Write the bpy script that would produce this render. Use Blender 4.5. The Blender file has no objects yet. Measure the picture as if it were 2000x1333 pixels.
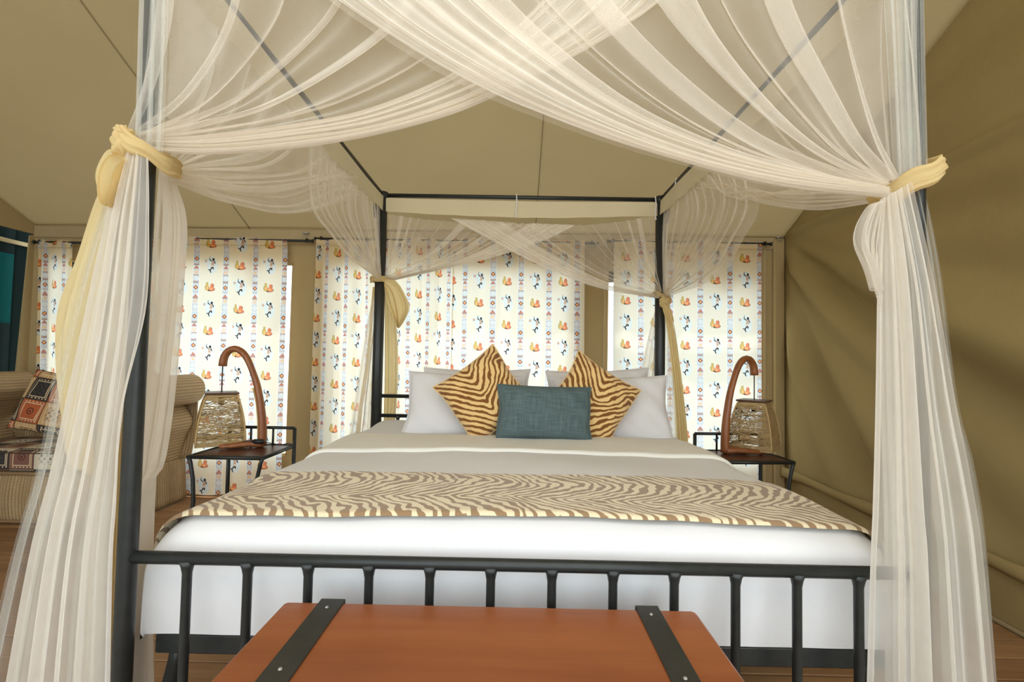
import bpy, math, random
import numpy as np
from mathutils import Matrix, Vector
random.seed(7); rng = np.random.RandomState(11)
sc = bpy.context.scene
col = sc.collection
PI = math.pi

# ------------------------------------------------------------------ camera
CAM = dict(x=-0.0259, y=-1.1884, z=1.2, yaw=0.0066, pitch=0.0366, roll=-0.0186, f=927.8)
def cam_rot():
    cy, sy = math.cos(CAM['yaw']), math.sin(CAM['yaw']); cp, sp = math.cos(CAM['pitch']), math.sin(CAM['pitch'])
    cr, sr = math.cos(CAM['roll']), math.sin(CAM['roll'])
    Rz = np.array([[cy, -sy, 0], [sy, cy, 0], [0, 0, 1]]); Rx = np.array([[1, 0, 0], [0, cp, -sp], [0, sp, cp]])
    Ry = np.array([[cr, 0, sr], [0, 1, 0], [-sr, 0, cr]])
    return Rz @ Rx @ Ry
RM = cam_rot(); OC = np.array([CAM['x'], CAM['y'], CAM['z']])
cam_d = bpy.data.cameras.new('camera'); cam = bpy.data.objects.new('camera', cam_d); col.objects.link(cam)
cam_d.sensor_width = 36.0; cam_d.lens = 36.0 * CAM['f'] / 2000.0; cam_d.clip_start = 0.02
B = np.eye(4); B[:3, 0] = RM[:, 0]; B[:3, 1] = RM[:, 2]; B[:3, 2] = -RM[:, 1]; B[:3, 3] = OC
cam.matrix_world = Matrix(B.tolist())
sc.camera = cam

# ------------------------------------------------------------------ sky, light, exposure
world = bpy.data.worlds.new('sky'); sc.world = world; world.use_nodes = True
bg = world.node_tree.nodes['Background']
bg.inputs['Color'].default_value = (0.83, 0.94, 1.0, 1); bg.inputs['Strength'].default_value = 2.45
def area_light(name, loc, rot, sx, sy, power, color):
    l = bpy.data.lights.new(name, 'AREA'); l.shape = 'RECTANGLE'; l.size = sx; l.size_y = sy; l.energy = power; l.color = color
    o = bpy.data.objects.new(name, l); o.location = loc; o.rotation_euler = rot; col.objects.link(o); return o
# added fill lamp, high behind the camera, brightening the top of the bed
area_light('added_bed_fill', (0.1, -1.6, 3.15), (math.radians(40), 0, 0), 4.2, 1.6, 48, (1.0, 0.97, 0.93))
sun_d = bpy.data.lights.new('sun', 'SUN'); sun_d.energy = 5.0; sun_d.angle = .02; sun_d.color = (1.0, .96, .90)
sun = bpy.data.objects.new('sun', sun_d); sun.rotation_euler = (math.radians(-13), 0, math.radians(20)); col.objects.link(sun)
sc.view_settings.view_transform = 'Standard'; sc.view_settings.look = 'None'; sc.view_settings.gamma = 1.0
sc.view_settings.use_curve_mapping = False; sc.view_settings.exposure = 0.30
sc.cycles.transparent_max_bounces = 48
sc.cycles.max_bounces = 10; sc.cycles.diffuse_bounces = 5; sc.cycles.transmission_bounces = 6

# ------------------------------------------------------------------ helpers
def un(u, v, ax, val):
    d = RM @ np.array([(u - 1000) / CAM['f'], 1.0, (666 - v) / CAM['f']])
    i = 'xyz'.index(ax); return OC + (val - OC[i]) / d[i] * d
def tag(o, label=None, cat=None, group=None, kind=None):
    if label: o['label'] = label
    if cat: o['category'] = cat
    if group: o['group'] = group
    if kind: o['kind'] = kind
    return o
def empty(name, loc=(0, 0, 0), rz=0.0):
    o = bpy.data.objects.new(name, None); o.location = loc; o.rotation_euler = (0, 0, rz); o.empty_display_size = .1
    col.objects.link(o); return o
def link_mesh(name, V, F, mat, parent=None, smooth=True, uv=None, loc=None):
    me = bpy.data.meshes.new(name)
    me.from_pydata([tuple(map(float, v)) for v in V], [], [tuple(map(int, f)) for f in F])
    if uv is not None:
        ul = me.uv_layers.new(name='UVMap'); li = np.empty(len(me.loops), dtype=np.int32); me.loops.foreach_get('vertex_index', li)
        ul.data.foreach_set('uv', np.asarray(uv, dtype=np.float32)[li].ravel())
    me.polygons.foreach_set('use_smooth', [smooth] * len(me.polygons))
    if mat: me.materials.append(mat)
    me.update()
    o = bpy.data.objects.new(name, me); col.objects.link(o)
    if parent: o.parent = parent
    if loc is not None: o.location = loc
    return o
def grid_obj(name, P, mat, parent=None, uv=None, smooth=True, thick=0):
    n, m = P.shape[:2]
    i, j = np.meshgrid(np.arange(n - 1), np.arange(m - 1), indexing='ij')
    a = (i * m + j).ravel(); F = np.stack([a, a + m, a + m + 1, a + 1], 1)
    o = link_mesh(name, P.reshape(-1, 3), F, mat, parent, smooth, None if uv is None else uv.reshape(-1, 2))
    if thick:
        s = o.modifiers.new('s', 'SOLIDIFY'); s.thickness = thick; s.offset = 0
    return o
class MB:
    def __init__(self): self.V = []; self.F = []
    def add(self, V, F):
        b = len(self.V); self.V += [tuple(v) for v in V]; self.F += [tuple(b + k for k in f) for f in F]; return self
    def box(self, c, s, rz=0, bev=0):
        x, y, z = [k / 2 for k in s]; b = min(bev, x * .9, y * .9, z * .9)
        if b <= 0:
            V = [(sx * x, sy * y, sz * z) for sx in (-1, 1) for sy in (-1, 1) for sz in (-1, 1)]
            F = [(0, 1, 3, 2), (4, 6, 7, 5), (0, 4, 5, 1), (2, 3, 7, 6), (0, 2, 6, 4), (1, 5, 7, 3)]
        else:
            rings = []
            for zz, ins in ((-z, b), (-z + b, 0), (z - b, 0), (z, b)):
                X, Y = x - ins, y - ins; q = b if ins == 0 else b * .6
                rings.append([(X - q, -Y, zz), (X, -Y + q, zz), (X, Y - q, zz), (X - q, Y, zz), (-X + q, Y, zz), (-X, Y - q, zz), (-X, -Y + q, zz), (-X + q, -Y, zz)])
            V = sum(rings, []); F = []
            for r in range(3):
                for k in range(8): F.append((r * 8 + k, r * 8 + (k + 1) % 8, r * 8 + 8 + (k + 1) % 8, r * 8 + 8 + k))
            F.append(tuple(range(7, -1, -1))); F.append(tuple(range(24, 32)))
        ca, sa = math.cos(rz), math.sin(rz)
        return self.add([(c[0] + ca * a - sa * b_, c[1] + sa * a + ca * b_, c[2] + d) for a, b_, d in V], F)
    def tube(self, pts, r, seg=10, closed=False, cap=True, flat=1.0):
        pts = [Vector(p) for p in pts]; n = len(pts)
        rr = r if hasattr(r, '__len__') else [r] * n
        tan = []
        for i in range(n):
            a = pts[i - 1] if (i > 0 or closed) else pts[0]; b = pts[(i + 1) % n] if (i < n - 1 or closed) else pts[-1]
            tan.append((b - a).normalized())
        up = Vector((0, 0, 1)) if abs(tan[0].z) < .9 else Vector((0, 1, 0))
        nn = (up - tan[0] * up.dot(tan[0])).normalized(); V = []
        for i in range(n):
            nn = (nn - tan[i] * nn.dot(tan[i])).normalized(); bb = tan[i].cross(nn)
            for k in range(seg):
                a = 2 * PI * k / seg; V.append(pts[i] + (nn * math.cos(a) + bb * math.sin(a) * flat) * rr[i])
        F = []
        for i in range(n if closed else n - 1):
            for k in range(seg):
                i2 = (i + 1) % n; F.append((i * seg + k, i * seg + (k + 1) % seg, i2 * seg + (k + 1) % seg, i2 * seg + k))
        if cap and not closed: F.append(tuple(range(seg - 1, -1, -1))); F.append(tuple((n - 1) * seg + k for k in range(seg)))
        return self.add(V, F)
    def build(self, name, mat, parent=None, smooth=True, loc=None):
        return link_mesh(name, self.V, self.F, mat, parent, smooth, loc=loc)
def autosmooth(o, ang=40):
    me = o.data
    for e in (): pass
    me.set_sharp_from_angle(angle=math.radians(ang)); return o
def spline(pts, m):
    """Catmull-Rom through pts resampled to m points evenly by arc length"""
    P = np.asarray(pts, float); n = len(P)
    if n == 2: t = np.linspace(0, 1, m)[:, None]; return P[0] * (1 - t) + P[1] * t
    Q = np.vstack([2 * P[0] - P[1], P, 2 * P[-1] - P[-2]]); out = []
    for i in range(n - 1):
        p0, p1, p2, p3 = Q[i:i + 4]; t = np.linspace(0, 1, 14, endpoint=False)[:, None]
        out.append(.5 * ((2 * p1) + (-p0 + p2) * t + (2 * p0 - 5 * p1 + 4 * p2 - p3) * t ** 2 + (-p0 + 3 * p1 - 3 * p2 + p3) * t ** 3))
    C = np.vstack(out + [P[-1:]]); d = np.r_[0, np.cumsum(np.linalg.norm(np.diff(C, axis=0), axis=1))]
    s = np.linspace(0, d[-1], m); return np.stack([np.interp(s, d, C[:, k]) for k in range(3)], 1)
def snoise(x, seed, octv=3):
    """smooth 1-D noise built from a few sines"""
    r = np.random.RandomState(seed); y = np.zeros_like(x, dtype=float); a = 1; tot = 0
    for o in range(octv):
        for _ in range(3): y = y + a * np.sin(x * (2 ** o) * r.uniform(.6, 1.5) + r.uniform(0, 6.28))
        tot += a * 1.7; a *= .6
    return y / tot
def smooth01(x): x = np.clip(x, 0, 1); return x * x * (3 - 2 * x)

# ------------------------------------------------------------------ node expressions
class X:
    nt = None
    def __init__(s, v): s.v = v
    @staticmethod
    def m(op, *a):
        n = X.nt.nodes.new('ShaderNodeMath'); n.operation = op
        for i, k in enumerate(a):
            k = k.v if isinstance(k, X) else k
            if isinstance(k, (int, float)): n.inputs[i].default_value = k
            else: X.nt.links.new(k, n.inputs[i])
        return X(n.outputs[0])
    def __add__(s, o): return X.m('ADD', s, o)
    __radd__ = __add__
    def __sub__(s, o): return X.m('SUBTRACT', s, o)
    def __rsub__(s, o): return X.m('SUBTRACT', o, s)
    def __mul__(s, o): return X.m('MULTIPLY', s, o)
    __rmul__ = __mul__
    def __truediv__(s, o): return X.m('DIVIDE', s, o)
    def lt(s, o): return X.m('LESS_THAN', s, o)
    def gt(s, o): return X.m('GREATER_THAN', s, o)
    def abs(s): return X.m('ABSOLUTE', s)
    def sin(s): return X.m('SINE', s)
    def floor(s): return X.m('FLOOR', s)
    def fract(s): return X.m('FRACT', s)
    def mod(s, k): return X.m('FLOORED_MODULO', s, k)
    def sqrt(s): return X.m('SQRT', s)
    def max(s, o): return X.m('MAXIMUM', s, o)
    def min(s, o): return X.m('MINIMUM', s, o)
def ell(x, y, cx, cy, rx, ry, rot=0):
    a, b = x - cx, y - cy
    if rot: c, s = math.cos(rot), math.sin(rot); a, b = a * c + b * s, b * c - a * s
    return ((a * a) * (1 / rx ** 2) + (b * b) * (1 / ry ** 2)).lt(1.0)
def mixc(f, a, b):
    n = X.nt.nodes.new('ShaderNodeMix'); n.data_type = 'RGBA'
    for k, s in ((f, 0), (a, 6), (b, 7)):
        k = k.v if isinstance(k, X) else k
        if isinstance(k, tuple): n.inputs[s].default_value = (*k, 1)
        elif isinstance(k, (int, float)): n.inputs[s].default_value = k
        else: X.nt.links.new(k, n.inputs[s])
    return X(n.outputs[2])
def noise(vec, scale, detail=3, rough=.5, dist=0, out=0):
    n = X.nt.nodes.new('ShaderNodeTexNoise'); n.inputs['Scale'].default_value = scale; n.inputs['Detail'].default_value = detail
    n.inputs['Roughness'].default_value = rough; n.inputs['Distortion'].default_value = dist
    if vec is not None: X.nt.links.new(vec.v if isinstance(vec, X) else vec, n.inputs['Vector'])
    return X(n.outputs[out])
def combine(x, y, z=0.0):
    n = X.nt.nodes.new('ShaderNodeCombineXYZ')
    for i, k in enumerate((x, y, z)):
        k = k.v if isinstance(k, X) else k
        if isinstance(k, (int, float)): n.inputs[i].default_value = k
        else: X.nt.links.new(k, n.inputs[i])
    return X(n.outputs[0])
def coords(which='Object'):
    n = X.nt.nodes.new('ShaderNodeTexCoord'); s = X.nt.nodes.new('ShaderNodeSeparateXYZ'); X.nt.links.new(n.outputs[which], s.inputs[0])
    return X(n.outputs[which]), X(s.outputs[0]), X(s.outputs[1]), X(s.outputs[2])
def new_mat(name):
    m = bpy.data.materials.new(name); m.use_nodes = True; X.nt = m.node_tree
    return m, m.node_tree.nodes['Principled BSDF']
def setin(b, name, v):
    v = v.v if isinstance(v, X) else v
    if isinstance(v, (int, float)): b.inputs[name].default_value = v
    elif isinstance(v, tuple): b.inputs[name].default_value = (*v, 1)
    else: X.nt.links.new(v, b.inputs[name])
def bump(b, h, strength=.3, dist=.002):
    n = X.nt.nodes.new('ShaderNodeBump'); n.inputs['Strength'].default_value = strength; n.inputs['Distance'].default_value = dist
    X.nt.links.new(h.v, n.inputs['Height']); X.nt.links.new(n.outputs[0], b.inputs['Normal'])
def cloth_mat(name, c1, c2, scale=6, rough=.9, weave=700, bstr=.25, transl=0.0, tcol=None):
    m, b = new_mat(name); vec, x, y, z = coords()
    c = mixc(noise(vec, scale, 4), c1, c2); setin(b, 'Base Color', c); setin(b, 'Roughness', rough)
    setin(b, 'Specular IOR Level', .15)
    h = noise(vec, weave, 1) * .4 + noise(vec, 14, 4) * 1.0
    bump(b, h, bstr, .006)
    if transl:
        t = X.nt.nodes.new('ShaderNodeBsdfTranslucent'); mx = X.nt.nodes.new('ShaderNodeMixShader'); mx.inputs[0].default_value = transl
        if tcol: t.inputs[0].default_value = (*tcol, 1)
        else: X.nt.links.new(c.v, t.inputs[0])
        out = X.nt.nodes['Material Output']
        X.nt.links.new(b.outputs[0], mx.inputs[1]); X.nt.links.new(t.outputs[0], mx.inputs[2]); X.nt.links.new(mx.outputs[0], out.inputs[0])
    return m
def net_mat(name, color, tau, transl=.5):
    """sheer fabric: a woven thread layer, denser where seen edge on"""
    m = bpy.data.materials.new(name); m.use_nodes = True; nt = X.nt = m.node_tree; nt.nodes.clear()
    g = nt.nodes.new('ShaderNodeNewGeometry'); d = nt.nodes.new('ShaderNodeVectorMath'); d.operation = 'DOT_PRODUCT'
    nt.links.new(g.outputs['True Normal'], d.inputs[0]); nt.links.new(g.outputs['Incoming'], d.inputs[1])
    cosv = X(d.outputs['Value']).abs() + .07
    vec, x, y, z = coords()
    tau_n = noise(vec, 9, 3) * (.5 * tau) + .75 * tau
    alpha = 1.0 - X.m('EXPONENT', (tau_n / cosv) * -1.0)
    df = nt.nodes.new('ShaderNodeBsdfDiffuse'); tl = nt.nodes.new('ShaderNodeBsdfTranslucent'); tr = nt.nodes.new('ShaderNodeBsdfTransparent')
    df.inputs[0].default_value = (*color, 1); tl.inputs[0].default_value = (*color, 1)
    a = nt.nodes.new('ShaderNodeMixShader'); a.inputs[0].default_value = transl; nt.links.new(df.outputs[0], a.inputs[1]); nt.links.new(tl.outputs[0], a.inputs[2])
    b = nt.nodes.new('ShaderNodeMixShader'); nt.links.new(alpha.v, b.inputs[0]); nt.links.new(tr.outputs[0], b.inputs[1]); nt.links.new(a.outputs[0], b.inputs[2])
    o = nt.nodes.new('ShaderNodeOutputMaterial'); nt.links.new(b.outputs[0], o.inputs[0]); return m
def wood_mat(name, c1, c2, c3, along='x', rough=.45, scale=1.0, knots=False):
    m, b = new_mat(name); vec, x, y, z = coords()
    oi = X.nt.nodes.new('ShaderNodeObjectInfo'); rnd = X(oi.outputs['Random'])
    s = dict(x=(1.2, 14, 14), y=(14, 1.2, 14), z=(14, 14, 1.2))[along]
    v2 = combine(x * (s[0] * scale) + rnd * 30, y * (s[1] * scale) + rnd * 17, z * (s[2] * scale))
    n1 = noise(v2, 1.0, 6, .6, .6); n2 = noise(v2, 4.5, 5, .6)
    r = X.nt.nodes.new('ShaderNodeValToRGB'); r.color_ramp.elements[0].position = .3; r.color_ramp.elements[0].color = (*c1, 1)
    r.color_ramp.elements[1].position = .7; r.color_ramp.elements[1].color = (*c2, 1)
    X.nt.links.new((n1 * .7 + n2 * .3).v, r.inputs[0])
    c = X(r.outputs[0])
    if knots:
        vo = X.nt.nodes.new('ShaderNodeTexVoronoi'); vo.inputs['Scale'].default_value = 2.2
        X.nt.links.new(combine(x + rnd * 9, y * 1.6 + rnd * 5, 0.0).v, vo.inputs['Vector'])
        k = X(vo.outputs['Distance']).lt(.045); c = mixc(k * .8, c, c3)
        c = mixc(rnd * .35, c, c3)
    else: c = mixc((noise(vec, 3, 4) - .45) * .9, c, c3)
    setin(b, 'Base Color', c); setin(b, 'Roughness', rough); bump(b, n2 + n1 * .5, .25, .002); return m
def metal_mat(name, c=(.018, .02, .019), rough=.38):
    m, b = new_mat(name); vec, x, y, z = coords()
    setin(b, 'Base Color', mixc(noise(vec, 30, 4), c, tuple(k * 1.9 for k in c))); setin(b, 'Roughness', noise(vec, 60, 3) * .2 + (rough - .1)); setin(b, 'Metallic', .25)
    bump(b, noise(vec, 90, 2), .15, .001); return m

# ------------------------------------------------------------------ materials
M = {}
M['canvas'] = cloth_mat('tan_canvas', (.40, .295, .145), (.335, .25, .12), 3, .92, 500, .35)
M['canvas_shaded'] = cloth_mat('shaded_tan_canvas', (.36, .27, .115), (.29, .215, .09), 2.2, .92, 500, .45, transl=.02)  # same tent canvas, with the right wall's shaded hue put into the colour
M['canvas_roof'] = cloth_mat('roof_canvas', (.47, .40, .27), (.42, .355, .23), 1.6, .92, 500, .2, transl=.42)
M['canvas_edge'] = cloth_mat('canvas_hem', (.44, .34, .19), (.36, .28, .15), 8)
M['seam'] = cloth_mat('seam_tape', (.31, .24, .13), (.26, .20, .11), 20)
M['green_canvas'] = cloth_mat('dark_green_canvas', (.0015, .010, .008), (.001, .006, .005), 4)  # near-black tone also carries the shade over the door flap
M['teal_mesh'] = cloth_mat('teal_mesh', (.02, .16, .15), (.01, .1, .1), 4, transl=.7, tcol=(.015, .12, .11))
M['sheet'] = cloth_mat('white_sheet', (.775, .768, .765), (.745, .735, .735), 3, .8, 900, .22)
M['cuff'] = cloth_mat('cuff_sheet', (.87, .85, .78), (.83, .81, .74), 3, .8, 900, .3)
M['pillowcase'] = cloth_mat('pillowcase', (.78, .76, .76), (.74, .72, .72), 3, .8, 900, .3)
M['net'] = net_mat('sheer_net', (.95, .90, .82), .25)
M['net_dense'] = net_mat('sheer_net_gathered', (.95, .90, .81), .25)
M['net_side'] = net_mat('sheer_net_drape', (.95, .91, .84), .60)
M['net_cool'] = net_mat('sheer_net_single', (.88, .90, .86), .17)
M['valance'] = cloth_mat('cream_band', (.74, .66, .46), (.68, .60, .41), 4, transl=.25)
M['sash'] = cloth_mat('cream_sash', (.88, .74, .42), (.84, .69, .37), 5, .85, 700, .3, transl=.55)
M['iron'] = metal_mat('black_iron')
M['plank'] = wood_mat('floor_wood', (.20, .095, .035), (.42, .235, .10), (.10, .045, .02), 'x', .6, 1.0, True)
M['chest'] = wood_mat('chest_wood', (.23, .065, .020), (.37, .120, .038), (.13, .042, .016), 'x', .33, .55)
M['lamp_wood'] = wood_mat('lamp_wood', (.20, .06, .018), (.38, .14, .045), (.12, .035, .012), 'z', .35, 1.5)
M['table_wood'] = wood_mat('table_wood', (.07, .024, .012), (.12, .042, .02), (.04, .014, .008), 'x', .35, 1.5)
M['strap'] = metal_mat('strap_metal', (.028, .027, .022), .5)
M['twine'] = cloth_mat('twine', (.80, .59, .30), (.68, .48, .22), 30, transl=.35)
M['plastic'] = metal_mat('black_plastic', (.012, .012, .012), .4)
M['bright_metal'] = metal_mat('dull_steel', (.25, .24, .21), .35)
M['sand'] = cloth_mat('pale_sand', (.40, .38, .34), (.34, .32, .28), .6)

def zebra_mat(name, dark, light, kind):
    m, b = new_mat(name); vec, x, y, z = coords('UV')
    n1 = noise(vec, 7, 2) - .5; n2 = noise(vec, 22, 2) - .5
    if kind == 'cushion':
        a = (x + n1 * .05); g = X.m('SQRT', a * a + .00012) * 1.15
        w = y * -1.0 + g + n1 * .10 + n2 * .022; per = .042
    else:
        yy = y + n1 * .03
        zig = ((yy * (1 / .36) + .30).mod(1.0) - .5).abs() * .33
        w = x * 1.0 + X.m('POWER', zig * 6.0, 1.5) * .17 + n1 * .13 + n2 * .035; per = .040
    s = (w * (2 * PI / per)).sin(); th = (noise(vec, 13, 2) - .5) * 3.2 - .12
    f = X.m('MULTIPLY_ADD', s - th, 5.0, .5).max(0.0).min(1.0)
    setin(b, 'Base Color', mixc(f, dark, light)); setin(b, 'Roughness', .85); setin(b, 'Specular IOR Level', .15)
    setin(b, 'Sheen Weight', .3)
    bump(b, noise(vec, 500, 1) * .4 + f * .5 + noise(vec, 12, 3), .35, .003); return m
M['zebra'] = zebra_mat('zebra_cushion', (.22, .085, .02), (.82, .56, .24), 'cushion')
M['zebra_runner'] = zebra_mat('zebra_runner', (.30, .19, .10), (.74, .63, .42), 'runner')

def teal_weave():
    m, b = new_mat('teal_weave'); vec, x, y, z = coords('UV')
    wx = noise(combine(x * 9, y * 260), 1, 3, .6); wy = noise(combine(x * 260, y * 9), 1, 3, .6)
    c = mixc(((wx + wy) * 1.6 - 1.1).max(0.0).min(1.0), (.04, .072, .078), (.15, .205, .205))
    setin(b, 'Base Color', c); setin(b, 'Roughness', .85); bump(b, wx + wy, .5, .002); return m
M['teal'] = teal_weave()

def curtain_mat():
    m, b = new_mat('printed_curtain'); vec, x, y, z = coords('UV')
    PU, PV = .25, .185
    cream = (.86, .67, .38); c = mixc(noise(vec, 4, 3), cream, (.82, .62, .34))
    cu = (x / PU).floor(); lx = (x - cu * PU) - PU / 2
    cv = (y / PV).floor(); ly = (y - cv * PV) - PV / 2
    par = (cu + cv).mod(2.0).gt(.5); npar = 1.0 - par
    # clay pots
    def put(c, mask, colr): return mixc(mask, c, colr)
    for colr, E_ in (((.05, .04, .03), (ell(lx, ly, -.025, -.004, .018, .027), ell(lx, ly, -.024, .026, .009, .014), ell(lx, ly, .008, -.021, .036, .017), ell(lx, ly, .020, .008, .015, .017))),
                    ((.58, .42, .07), (ell(lx, ly, -.024, -.004, .017, .028), ell(lx, ly, -.024, .026, .007, .012), ell(lx, ly, -.024, .037, .011, .003))),
                    ((.72, .19, .06), (ell(lx, ly, .016, -.018, .025, .017), ell(lx, ly, .018, .006, .016, .011), ell(lx, ly, .018, .018, .009, .007), ell(lx, ly, .018, .025, .013, .003))),
                    ((.90, .40, .10), (ell(lx, ly, -.021, -.010, .008, .016), ell(lx, ly, .010, -.016, .014, .008)))):
        msk = E_[0]
        for e in E_[1:]: msk = msk.max(e)
        c = put(c, msk * npar, colr)
    # dancing figure on a pale cloud
    cloud = ell(lx, ly, .012, 0, .042, .072, .15).max(ell(lx, ly, -.040, .035, .024, .024))
    c = put(c, cloud * par * .75, (.60, .66, .70))
    c = put(c, ell(lx, ly, -.042, .036, .011, .012) * par, (.62, .32, .14))
    body = [ell(lx, ly, .022, .048, .010, .012), ell(lx, ly, .000, .040, .019, .004, -.7), ell(lx, ly, .034, .024, .004, .016, .3),
            ell(lx, ly, .006, -.030, .005, .020, -.5), ell(lx, ly, .020, -.022, .006, .016, .3), ell(lx, ly, .000, -.052, .005, .017, .4), ell(lx, ly, -.010, -.040, .011, .004), ell(lx, ly, -.008, .055, .0025, .02)]
    msk = body[0]
    for e in body[1:]: msk = msk.max(e)
    c = put(c, msk * par, (.035, .025, .02))
    c = put(c, ell(lx, ly, .018, .012, .011, .026, -.15) * par, (.52, .28, .15))
    c = put(c, ell(lx, ly, .016, -.008, .012, .008) * par, (.75, .50, .32))
    # geometric band on every column border
    sx = ((x / PU + .5).fract() - .5) * PU; SW = .0235
    onb = sx.abs().lt(SW + .003); inner = sx.abs().lt(SW)
    PB = .245; tb = (y / PB).fract()
    b1 = mixc(((y * 90).sin()).gt(0), (.36, .20, .15), (.60, .50, .48))
    dd = sx.abs() / SW
    def seg(c0, c1_): return tb.gt(c0) * tb.lt(c1_)
    def loc(c0): return (tb - c0).abs() * PB
    zig = ((y * (2 / .024)).fract() - .5).abs() * .9
    b1 = mixc(seg(.0, .30), b1, mixc((dd - zig * 1.6).abs().lt(.16), (.30, .31, .36), (.85, .80, .76)))
    dia = loc(.15) + sx.abs()
    b1 = mixc(dia.lt(.021), b1, (.28, .07, .03)); b1 = mixc(dia.lt(.012), b1, (.80, .30, .06)); b1 = mixc(dia.lt(.005), b1, (.95, .75, .30))
    rr = X.m('SQRT', loc(.47) * loc(.47) + sx * sx); an = X.m('ARCTAN2', (tb - .47) * PB, sx)
    sp = (rr * (2 * PI / .0085) + an).sin().gt(.1) * rr.lt(.0215)
    b1 = mixc(seg(.37, .57), b1, (.42, .34, .33)); b1 = mixc(sp, b1, (.92, .90, .86))
    b1 = mixc(seg(.60, .76), b1, mixc(((an * 0 + X.m('ARCTAN2', (tb - .68) * PB, sx)) * 8.0).sin().gt(0), (.62, .36, .22), (.70, .64, .58)))
    b1 = mixc((loc(.68) + sx.abs()).lt(.010), b1, (.88, .50, .10))
    b1 = mixc(seg(.80, .92), b1, mixc((dd - (1 - ((tb - .80) * 8.0))).lt(0), (.62, .60, .60), (.50, .16, .09)))
    c = mixc(onb, c, (.90, .86, .80)); c = mixc(inner, c, b1)
    df = X.nt.nodes.new('ShaderNodeBsdfDiffuse'); tl = X.nt.nodes.new('ShaderNodeBsdfTranslucent'); mx = X.nt.nodes.new('ShaderNodeMixShader')
    mx.inputs[0].default_value = .45; X.nt.links.new(c.v, df.inputs[0])
    # light passing through is paler than light bounced off
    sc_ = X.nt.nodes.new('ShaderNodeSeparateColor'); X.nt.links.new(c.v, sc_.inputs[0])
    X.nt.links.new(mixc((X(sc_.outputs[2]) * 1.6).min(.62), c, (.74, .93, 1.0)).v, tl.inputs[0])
    X.nt.links.new(df.outputs[0], mx.inputs[1]); X.nt.links.new(tl.outputs[0], mx.inputs[2])
    X.nt.links.new(mx.outputs[0], X.nt.nodes['Material Output'].inputs[0])
    return m
M['curtain'] = curtain_mat()

def patch_mat(name, dark=False):
    m, b = new_mat(name); vec, x, y, z = coords('UV'); S = .17
    cu, cv = (x / S).floor(), (y / S).floor(); lx = (x / S).fract() - .5; ly = (y / S).fract() - .5
    h = X.m('FLOORED_MODULO', cu + cv * 2.0, 3.0)
    base = mixc(h.lt(.5), mixc(h.lt(1.5), (.030, .026, .024), (.55, .33, .14)), (.42, .10, .03))
    if dark: base = mixc(h.lt(.5), mixc(h.lt(1.5), (.035, .03, .03), (.60, .53, .40)), (.20, .09, .06))
    sq = lx.abs().max(ly.abs()); r = X.m('SQRT', lx * lx + ly * ly)
    fr = sq.gt(.33) * sq.lt(.36); c = mixc(fr, base, (.75, .60, .38))
    fr2 = sq.gt(.39) * sq.lt(.44) * (x * 260).sin().gt(.2); c = mixc(fr2, c, (.70, .50, .30))
    dots = ((lx * 26).sin() * (ly * 26).sin()).gt(.35) * sq.lt(.28); ring = (r * 60).sin().gt(.2) * r.lt(.2)
    c = mixc(dots * h.gt(.5), c, (.06, .05, .04)); c = mixc(ring * h.lt(.5), c, (.10, .03, .02))
    c = mixc(sq.gt(.485), c, (.08, .05, .03))
    setin(b, 'Base Color', c); setin(b, 'Roughness', .9); bump(b, noise(vec, 300, 1), .3, .002); return m
M['patch'] = patch_mat('patchwork'); M['patch_dark'] = patch_mat('patchwork_dark', True)
def wicker_mat():
    m, b = new_mat('wicker'); vec, x, y, z = coords('UV')
    px = (x / .024); py = (y / .008)
    w = (px * PI + (py.floor() * PI)).sin().abs(); e = (py.fract() - .5).abs() * 2
    n = noise(vec, 14, 4)
    f = (w * (1.15 - e)).min(1.0)
    c = mixc(f, (.26, .16, .075), mixc(n, (.58, .39, .18), (.76, .56, .31)))
    setin(b, 'Base Color', c); setin(b, 'Roughness', .6); bump(b, f, .9, .004); return m
M['wicker'] = wicker_mat()

# ------------------------------------------------------------------ tent shell
YB, XR, XL, ZE, SL = 2.89, 2.272, -4.224, 2.285, .48
YRIDGE = -.2; YF = -1.7
# outside ground
g = MB().box((0, 2, -.42), (60, 60, .04)).build('ground', M['sand'], smooth=False); tag(g, kind='structure')
def struct(o): o['kind'] = 'structure'; return o
floor = struct(MB().box((-1, -.2, -.16), (6.7, 6.3, .2)).build('floor', M['table_wood'], smooth=False))
# planks of the floor, running left to right
yy = -1.6; k = 0
while yy < YB + .02:
    w = .135; xs = [XL - .02] + sorted(random.uniform(-3.2, 1.6) for _ in range(2)) + [XR + .05]
    if xs[2] - xs[1] < .8: xs.pop(2)
    for a, b_ in zip(xs[:-1], xs[1:]):
        p = MB().box((0, 0, 0), (b_ - a - .004, w - .006, .06), bev=.003).build('plank', M['plank'], floor, smooth=False)
        p.location = ((a + b_) / 2, yy + w / 2, -.03 + random.uniform(-.0015, .0015))
    yy += w; k += 1
floor_front = None

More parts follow.
